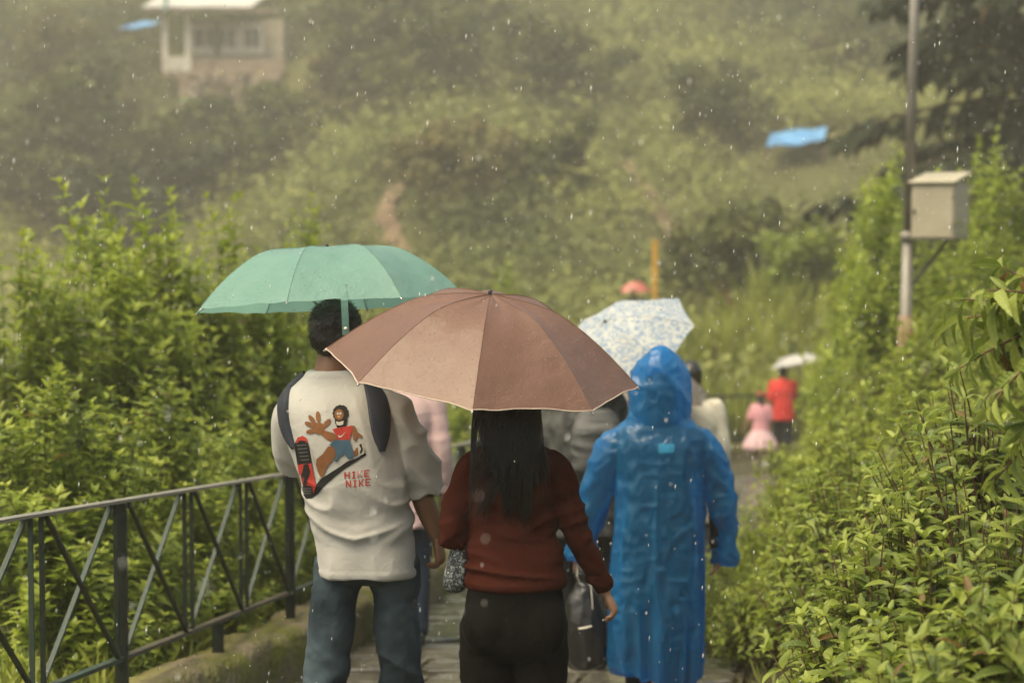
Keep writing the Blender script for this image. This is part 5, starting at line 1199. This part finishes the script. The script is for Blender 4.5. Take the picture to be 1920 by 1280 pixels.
fb = thing('cloth_bag', 'black and white floral cloth bag under the arm of the woman in russet', 'bag', tuple(wom.location + Vector((-.128, .03, .815))))
s = Soup(); s.tube([(-.05, -.03, .03), (-.035, -.025, .1), (-.01, -.02, .2), (.02, -.01, .3)], [.032, .034, .03, .026], flat=((0, 1, 0), .75), n=16); me = s.mesh('bag', .006, 3); displace(me, lambda q, n: .006 * (1 - 2 * np.abs(vnoise(np.stack([q[:, 0] * 30, q[:, 1] * 30, q[:, 2] * 9], 1), 3)))); ob('bag', me, FB, fb)
ob('shoulder_strap', stems_mesh('shoulder_strap', [([(.02, -.01, .29), (.05, -.05, .37), (.075, -.06, .43), (.07, -.02, .462), (.06, .05, .42), (.03, .06, .3)], .008, .008)], 8), FB, fb)

# ---- person in the blue raincoat
pon = thing('person', 'person in a hooded blue plastic raincoat walking beside the bushes', 'person', root_at(1237, 8.9))
J3 = joints(1.5, arms=('out', 'down')); J3['wl'] = (-.36, .08, .70); J3['el'] = (-.28, .02, .97); J3['er'] = (.27, .0, 1.0); J3['wr'] = (.27, .05, .72); J3['handl'] = ((-.1, .1, -1), (0, 1, 0), (1, 0, 0), .9)
body('body', J3, SK['tan'], .008, pon, .95)
DKC = cloth('dark_grey_clothes', (.02, .021, .024), var=.2)
ob('jacket', top_mesh('jacket', J3, .95, .012, .75, rad=.05), DKC, pon); trousers('trousers', J3, DKC, .012, pon, [(.78, 0, 0, .14, .11), (.92, 0, 0, .14, .11)], [.09, .08, .065, .06, .06]); shoes(J3, M['black_plastic'], pon); hair_cap(J3, .95, 0, None, pon)
PV = bpy.data.materials.new('blue_plastic'); PV.use_nodes = True; nt = PV.node_tree; N_ = nt.nodes; L = nt.links; b = N_['Principled BSDF']; out = N_['Material Output']
b.inputs['Base Color'].default_value = (.014, .18, .38, 1); b.inputs['Roughness'].default_value = .16; b.inputs['Specular IOR Level'].default_value = .6; b.inputs['Coat Weight'].default_value = .6
tc = N_.new('ShaderNodeTexCoord'); n1 = N_.new('ShaderNodeTexNoise'); n1.inputs['Scale'].default_value = 9; n1.inputs['Detail'].default_value = 3; n1.inputs['Distortion'].default_value = .4; bp1 = N_.new('ShaderNodeBump'); bp1.inputs['Strength'].default_value = .9; bp1.inputs['Distance'].default_value = .05
cs = N_.new('ShaderNodeMath'); cs.operation = 'SUBTRACT'; cs.inputs[1].default_value = .5; ca = N_.new('ShaderNodeMath'); ca.operation = 'ABSOLUTE'; bp1.invert = True
mpz = N_.new('ShaderNodeMapping'); mpz.inputs['Scale'].default_value = (1.3, 1.3, .55); L.new(tc.outputs['Object'], mpz.inputs[0]); L.new(mpz.outputs[0], n1.inputs['Vector']); L.new(n1.outputs['Fac'], cs.inputs[0]); L.new(cs.outputs[0], ca.inputs[0]); L.new(ca.outputs[0], bp1.inputs['Height']); L.new(bp1.outputs[0], b.inputs['Normal'])
tl = N_.new('ShaderNodeBsdfTranslucent'); tl.inputs[0].default_value = (.06, .45, .8, 1); tp = N_.new('ShaderNodeBsdfTransparent'); tp.inputs[0].default_value = (.12, .42, .8, 1); x1 = N_.new('ShaderNodeMixShader'); x1.inputs[0].default_value = .5; x2 = N_.new('ShaderNodeMixShader')
lw = N_.new('ShaderNodeLayerWeight'); lw.inputs['Blend'].default_value = .45; fr_ = N_.new('ShaderNodeMapRange'); fr_.inputs[3].default_value = .5; fr_.inputs[4].default_value = .08; L.new(lw.outputs['Facing'], fr_.inputs[0]); L.new(fr_.outputs[0], x2.inputs[0])   # thin film: more of the clothes shows where it is seen straight on
L.new(b.outputs[0], x1.inputs[1]); L.new(tl.outputs[0], x1.inputs[2]); L.new(x1.outputs[0], x2.inputs[1]); L.new(tp.outputs[0], x2.inputs[2]); L.new(x2.outputs[0], out.inputs[0])
s = Soup()
s.rings([(.165, -.012, 0, .2, .2), (.3, -.014, 0, .207, .2), (.5, -.014, 0, .21, .195), (.75, -.005, 0, .2, .182), (.95, .0, 0, .196, .172), (1.1, .0, 0, .2, .16), (1.2, .0, 0, .205, .15), (1.255, .0, 0, .2, .13), (1.3, 0, 0, .15, .12), (1.34, 0, .005, .125, .12)], p=2.3, n=40)
s.rings([(1.30, 0, 0, .142, .125), (1.335, 0, .0, .135, .128), (1.38, 0, .005, .134, .13), (1.45, 0, .01, .138, .135), (1.52, 0, .01, .122, .128), (1.57, 0, .0, .095, .105), (1.603, .0, -.005, .066, .078), (1.626, 0, -.01, .038, .05), (1.64, 0, -.014, .016, .022)], p=2.1, n=36)
s.tube([(.16, 0, 1.22), (.205, 0, 1.17), (.255, .0, 1.05), (.29, .01, .93), (.302, .03, .8), (.3, .04, .66)], [.066, .072, .066, .06, .056, .05], n=20, cap=.05)
s.tube([(-.16, 0, 1.22), (-.21, 0, 1.16), (-.25, .01, 1.05), (-.29, .03, .93), (-.335, .06, .8), (-.37, .08, .68)], [.066, .074, .07, .066, .062, .056], n=20, cap=.05)
po = s.mesh('raincoat', .0075, 4)
def pon_f(c, n):
    x, y, z = c.T; th = np.arctan2(y, x); r = np.hypot(x, y); w = vnoise(c * 5, 2) * .7
    d = .02 * (1 - 2 * np.abs(vnoise(np.stack([np.cos(th) * 3.4 + w * .3, np.sin(th) * 3.4, z * 1.1], 1), 91))) * ss(1.2, .7, z)
    d += .007 * (1 - 2 * np.abs(vnoise(np.stack([x * 9 + w, y * 9, z * 2.2 + w], 1), 93)))
    hd = ss(1.28, 1.36, z) * ss(1.64, 1.52, z); d += hd * .012 * (1 - 2 * np.abs(vnoise(np.stack([x * 13 + w, y * 13, z * 9 + 2 * w], 1), 95)))
    arm = ss(.215, .24, np.abs(x)) * (z > .62); d += arm * .012 * (1 - 2 * np.abs(vnoise(np.stack([x * 12, y * 12, (z + np.abs(x)) * 18], 1), 97)))
    d += .0036 * (1 - 2 * np.abs(vnoise(c * 22 + w[:, None], 99)))
    out_ = n * d[:, None]; out_[:, 2] += np.where(z < .3, (.03 * np.sin(th * 2 + .6) - .05 * (x < 0) * 0 + .12 * np.clip(x, 0, .2)) * ss(.3, .16, z), 0)
    return out_
displace(po, pon_f); po_o = ob('raincoat', po, PV, pon)
bv = BVHTree.FromPolygons([v.co[:] for v in po.vertices], [p.vertices[:] for p in po.polygons]); O_ = Vector((0, 0, EYE)) - pon.location
print_piece('label_patch', [(1234, 831), (1265, 832), (1264, 848), (1235, 850)], mat('light_blue_label', (.012, .17, .3), .4, .4), .003, po_o, zoom=False)
# black bag hanging from the raincoat wearer's hand
bg = thing('hand_bag', 'glossy black drawstring bag hanging between the woman and the blue raincoat', 'bag', tuple(pon.location + Vector((-.33, .06, .2))))
GB = mat('black_glossy_nylon', (.012, .011, .011), .28, .5, bump=.5, bscale=18, bdist=.02)
s = Soup(); s.rings([(-.025, 0, 0, .04, .035), (.0, 0, 0, .078, .062), (.06, .004, 0, .1, .082), (.15, .002, 0, .098, .084), (.25, -.006, 0, .072, .062), (.33, -.008, 0, .04, .036), (.37, -.012, 0, .022, .02), (.41, -.02, 0, .03, .026)], p=2.05); me = s.mesh('bag', .008, 3); folds(me, 5, .011, freq=(11, 11, 6), base=1); ob('bag', me, GB, bg)
for x in (-.02, .02): ob('cord', stems_mesh('cord', [([(x, -.02, .36), (x * 1.6 - .005, -.045, .40), (x * .6 - .02, -.01, .455)], .0025, .0025)], 6), M['white_paint'], bg)
ob('cord', stems_mesh('cord', [([(.02, -.035, .42), (.025, -.065, .36), (.03, -.09, .3), (.032, -.096, .26)], .0022, .0022)], 6), M['white_paint'], bg)
s = Soup(); s.tube([(-.03, -.088, .17), (0, -.094, .175), (.028, -.088, .182)], [.004, .005, .004], n=8); ob('reflective_band', s.mesh('reflective_band'), M['white_paint'], bg)

# ---- others along the path
GREYC = mat('grey_print_cloth', (.10, .10, .09), .85, .2, color2=(.03, .03, .03), vscale=16, bump=.4, bscale=200)
def walker(label, u, Y, H, topm, botm, skin='tan', arms=('down', 'down'), ease=1.0, sleeve=1.0, hem=.78, long=0, shoe=None, skirt=None, short=None, yaw=0, step=.12, seed=1, z=None, vox=.011):
    x, y, z0 = root_at(u, Y); z0 = z if z is not None else z0; o = thing('person', label, 'person', (x, y, z0), yaw); k = H / 1.7; J = joints(H, arms=arms, step=step)
    body('body', J, SK[skin], vox, o, k); ob('top', top_mesh('top', J, k, vox, hem * k, ease, sleeve, .062, seed), topm, o)
    if skirt is not None:
        s = Soup(); s.rings([(skirt[0] * k, 0, 0, skirt[1] * k, skirt[1] * k * .9), ((skirt[0] * .5 + .45) * k, 0, 0, (skirt[1] * .6 + .07) * k, (skirt[1] * .6 + .05) * k), (.96 * k, 0, 0, .135 * k, .11 * k)], n=40, p=2)
        me = s.mesh('skirt', .012, 3); displace(me, lambda c, n: .02 * np.sin(np.arctan2(c[:, 1], c[:, 0]) * 11) * ss(.95 * k, skirt[0] * k, c[:, 2])); ob('skirt', me, botm, o)
    else: trousers('trousers', J, botm, vox, o, [(.78 * k, 0, 0, .15 * k, .12 * k), (.86 * k, 0, 0, .155 * k, .12 * k), (.94 * k, 0, 0, .145 * k, .11 * k)], [q * k for q in (.095, .088, .07, .068, .066)], short=short)
    shoes(J, shoe or M['black_plastic'], o, k); hair_cap(J, k, long, None, o, vox); return o, J
walker('person in pale pink shirt and dark jeans half hidden behind the man in white', 752, 11.2, 1.72, cloth('pale_pink', (.52, .36, .35), var=.06), cloth('dark_denim', (.02, .028, .045)), 'brown', ease=1.08, hem=.66, seed=3)
gp, gJ = walker('person in patterned dark grey clothes between the woman in russet and the blue raincoat', 1092, 10.3, 1.68, GREYC, cloth('charcoal', (.02, .02, .021)), 'brown', arms=('down', 'up'), ease=1.2, hem=.7, long=.1, seed=4)
gb = thing('backpack', 'grey backpack on the back of the person in dark grey', 'backpack', tuple(gp.location + Vector((.07, -.13, 1.02)))); GRY = cloth('grey_nylon', (.07, .07, .068), var=.2, rough=.6, spec=.4)
s = Soup(); s.rings([(0, 0, 0, .1, .06), (.05, 0, -.01, .13, .085), (.22, 0, -.01, .125, .085), (.33, 0, 0, .08, .05)], p=3); me = s.mesh('bag', .01, 4); folds(me, 7, .007, base=1); ob('bag', me, GRY, gb)
for x in (-.08, .08): ob('strap', stems_mesh('strap', [([(x, .02, .05), (x * 1.4, .02, .2), (x * 1.2, .1, .36), (x, .2, .3)], .014, .014)], 6), GRY, gb)
walker('person in a loose cream shirt walking ahead of the blue raincoat under the grey umbrella', 1296, 13.2, 1.62, cloth('cream_cotton', (.5, .46, .38), var=.05), cloth('grey_cotton', (.08, .08, .075)), 'tan', arms=('up', 'down'), ease=1.15, hem=.6, seed=5)
walker('man in a red T-shirt far down the path holding a white umbrella', 1470, 31, 1.58, cloth('red_cotton', (.5, .045, .04), var=.08), cloth('dark_trousers', (.025, .025, .03)), 'brown', arms=('down', 'up'), ease=1.15, sleeve=.5, seed=6, vox=.014)
gl, _ = walker('little girl in a pink top and pale pink flared skirt beside the man in red', 1428, 30.4, 1.14, cloth('pink_cotton', (.58, .27, .3), var=.06), cloth('pale_pink_tulle', (.62, .42, .44), var=.05, transl=.2), 'tan', arms=('out', 'down'), ease=1.18, sleeve=.5, hem=.85, long=.12, skirt=(.45, .4), shoe=mat('white_shoe', (.5, .45, .42), .6), seed=7, vox=.012)
s = Soup(); s.ell((0, -.04, 1.14), (.03, .02, .02)); s.ell((.045, -.04, 1.145), (.03, .02, .026)); s.ell((-.045, -.04, 1.145), (.03, .02, .026)); ob('hair_bow', s.mesh('hair_bow', .006, 2), mat('red_ribbon', (.5, .1, .08), .7), gl)
zz = gz((1190 - 960) / F * 45, 45)
walker('distant person in dark clothes under the small red umbrella', 1190, 45, 1.66, cloth('dark_brown_coat', (.045, .035, .03)), cloth('black_trousers', (.02, .02, .02)), 'brown', arms=('up', 'down'), ease=1.1, seed=8, z=zz, vox=.016)

# ---- umbrellas in use
d2r = math.radians
def tilt_axis(toward, right): return (math.sin(d2r(right)), -math.sin(d2r(toward)), math.cos(d2r(toward)) * math.cos(d2r(right)))
c = px(903, 690, 6.17); umbrella('brown umbrella beaded with rain over the woman in russet', c, .49, .237, tilt_axis(10.5, 6.6), d2r(-90 - 1), fabric('brown_nylon', (.2, .105, .074), (.225, .12, .086), .42, .45, beads=120), edging=mat('pale_hem', (.45, .36, .29), .8), drops=3000, seed=3)
c = px(618, 573, 6.8); umbrella('teal umbrella with a hanging tie strap over the man in white', c, .48, .2, tilt_axis(-4.2, -2.8), d2r(-90 - 11), fabric('teal_nylon', (.19, .37, .31), (.22, .4, .34), .48, .4, beads=90), prof=PROF_B, strap=(0, .5, .115), drops=700, seed=4)
FU = floral('floral_umbrella_cloth', (.33, .34, .33), ((.36, .28, .12), ((.13, (.33, .35, .35)), (.3, (.11, .17, .26)), (.42, (.33, .34, .33)), (.52, (.2, .24, .27)), (.57, (.33, .34, .33)))), (.13, .19, .28), 24)
c = px(1162, 652, 10.45); umbrella('white umbrella with blue floral print tilted behind the brown umbrella', c, .43, .18, tilt_axis(26, -27), d2r(-70), FU, seed=5)
c = px(1226, 738, 12.85); umbrella('grey brown umbrella behind the blue hood', c, .36, .2, tilt_axis(12, 3), d2r(-80), fabric('taupe_nylon', (.16, .13, .10), (.2, .165, .13), .3), seed=6)
c = px(1497, 684, 31.1); umbrella('white umbrella held by the man in red far down the path', c, .42, .16, tilt_axis(-8, -9), 0, fabric('white_nylon', (.45, .44, .42), (.5, .48, .46), .3), prof=PROF_B, seed=7)
c = px(1191, 546, 45); umbrella('small salmon red umbrella in the distance beside the yellow post', c, .36, .22, tilt_axis(3, 0), 0, fabric('salmon_nylon', (.52, .14, .115), (.55, .17, .14), .3), seed=8)

# ------------------------------------------------------------------ rain
R = np.random.default_rng(3); n = 18000
P = np.stack([R.uniform(-4.5, 4.5, n), 1.6 + 16 * R.random(n) ** .75, np.zeros(n)], 1); P[:, 2] = EYE + R.uniform(-2.6, 2.6, n); P[:, 2] = np.maximum(P[:, 2], groundz(P[:, 0], P[:, 1]) + .05)
oct_v = np.array([(1, 0, 0), (0, 1, 0), (-1, 0, 0), (0, -1, 0), (0, 0, 1), (0, 0, -1)], float); oct_f = np.array([(0, 1, 4), (1, 2, 4), (2, 3, 4), (3, 0, 4), (1, 0, 5), (2, 1, 5), (3, 2, 5), (0, 3, 5)])
r = .0010 + .0011 * R.random(n); l = r * (1.6 + 5.5 * R.random(n) ** 2); V = P[:, None] + oct_v[None] * np.stack([r, r, l], 1)[:, None]; V[..., 0] += (V[..., 2] - P[:, None, 2]) * .08
M['rain'] = mat('rain_drop', (.85, .85, .83), .1, .5, transl=.5)  # white body colour stands in for the bright sky refracted in the drops
rn = ob('rain', mesh_np('rain', V.reshape(-1, 3), tris=(oct_f[None] + (np.arange(n) * 6)[:, None, None]).reshape(-1, 3)), M['rain']); tag(rn, 'small bright raindrops falling through the air', 'rain', kind='stuff')
# ------------------------------------------------------------------ misty air
bm = bmesh.new(); bmesh.ops.create_cube(bm, size=1)
for v in bm.verts: v.co = Vector((v.co.x * 240, 128 + v.co.y * 272, 20 + v.co.z * 74))
me = bpy.data.meshes.new('haze'); bm.to_mesh(me); bm.free(); hz = ob('haze', me); hz['kind'] = 'stuff'
hm_ = bpy.data.materials.new('haze'); hm_.use_nodes = True; nt = hm_.node_tree; nt.nodes.clear(); o_ = nt.nodes.new('ShaderNodeOutputMaterial'); pv = nt.nodes.new('ShaderNodeVolumePrincipled')
pv.inputs['Color'].default_value = (.92, .88, .78, 1); pv.inputs['Density'].default_value = .0021; pv.inputs['Anisotropy'].default_value = .2
nt.links.new(pv.outputs[0], o_.inputs['Volume']); me.materials.append(hm_); hz['label'] = 'warm rainy mist in the air over the valley'; hz['category'] = 'haze'

bpy.data.scenes.remove(WORK)
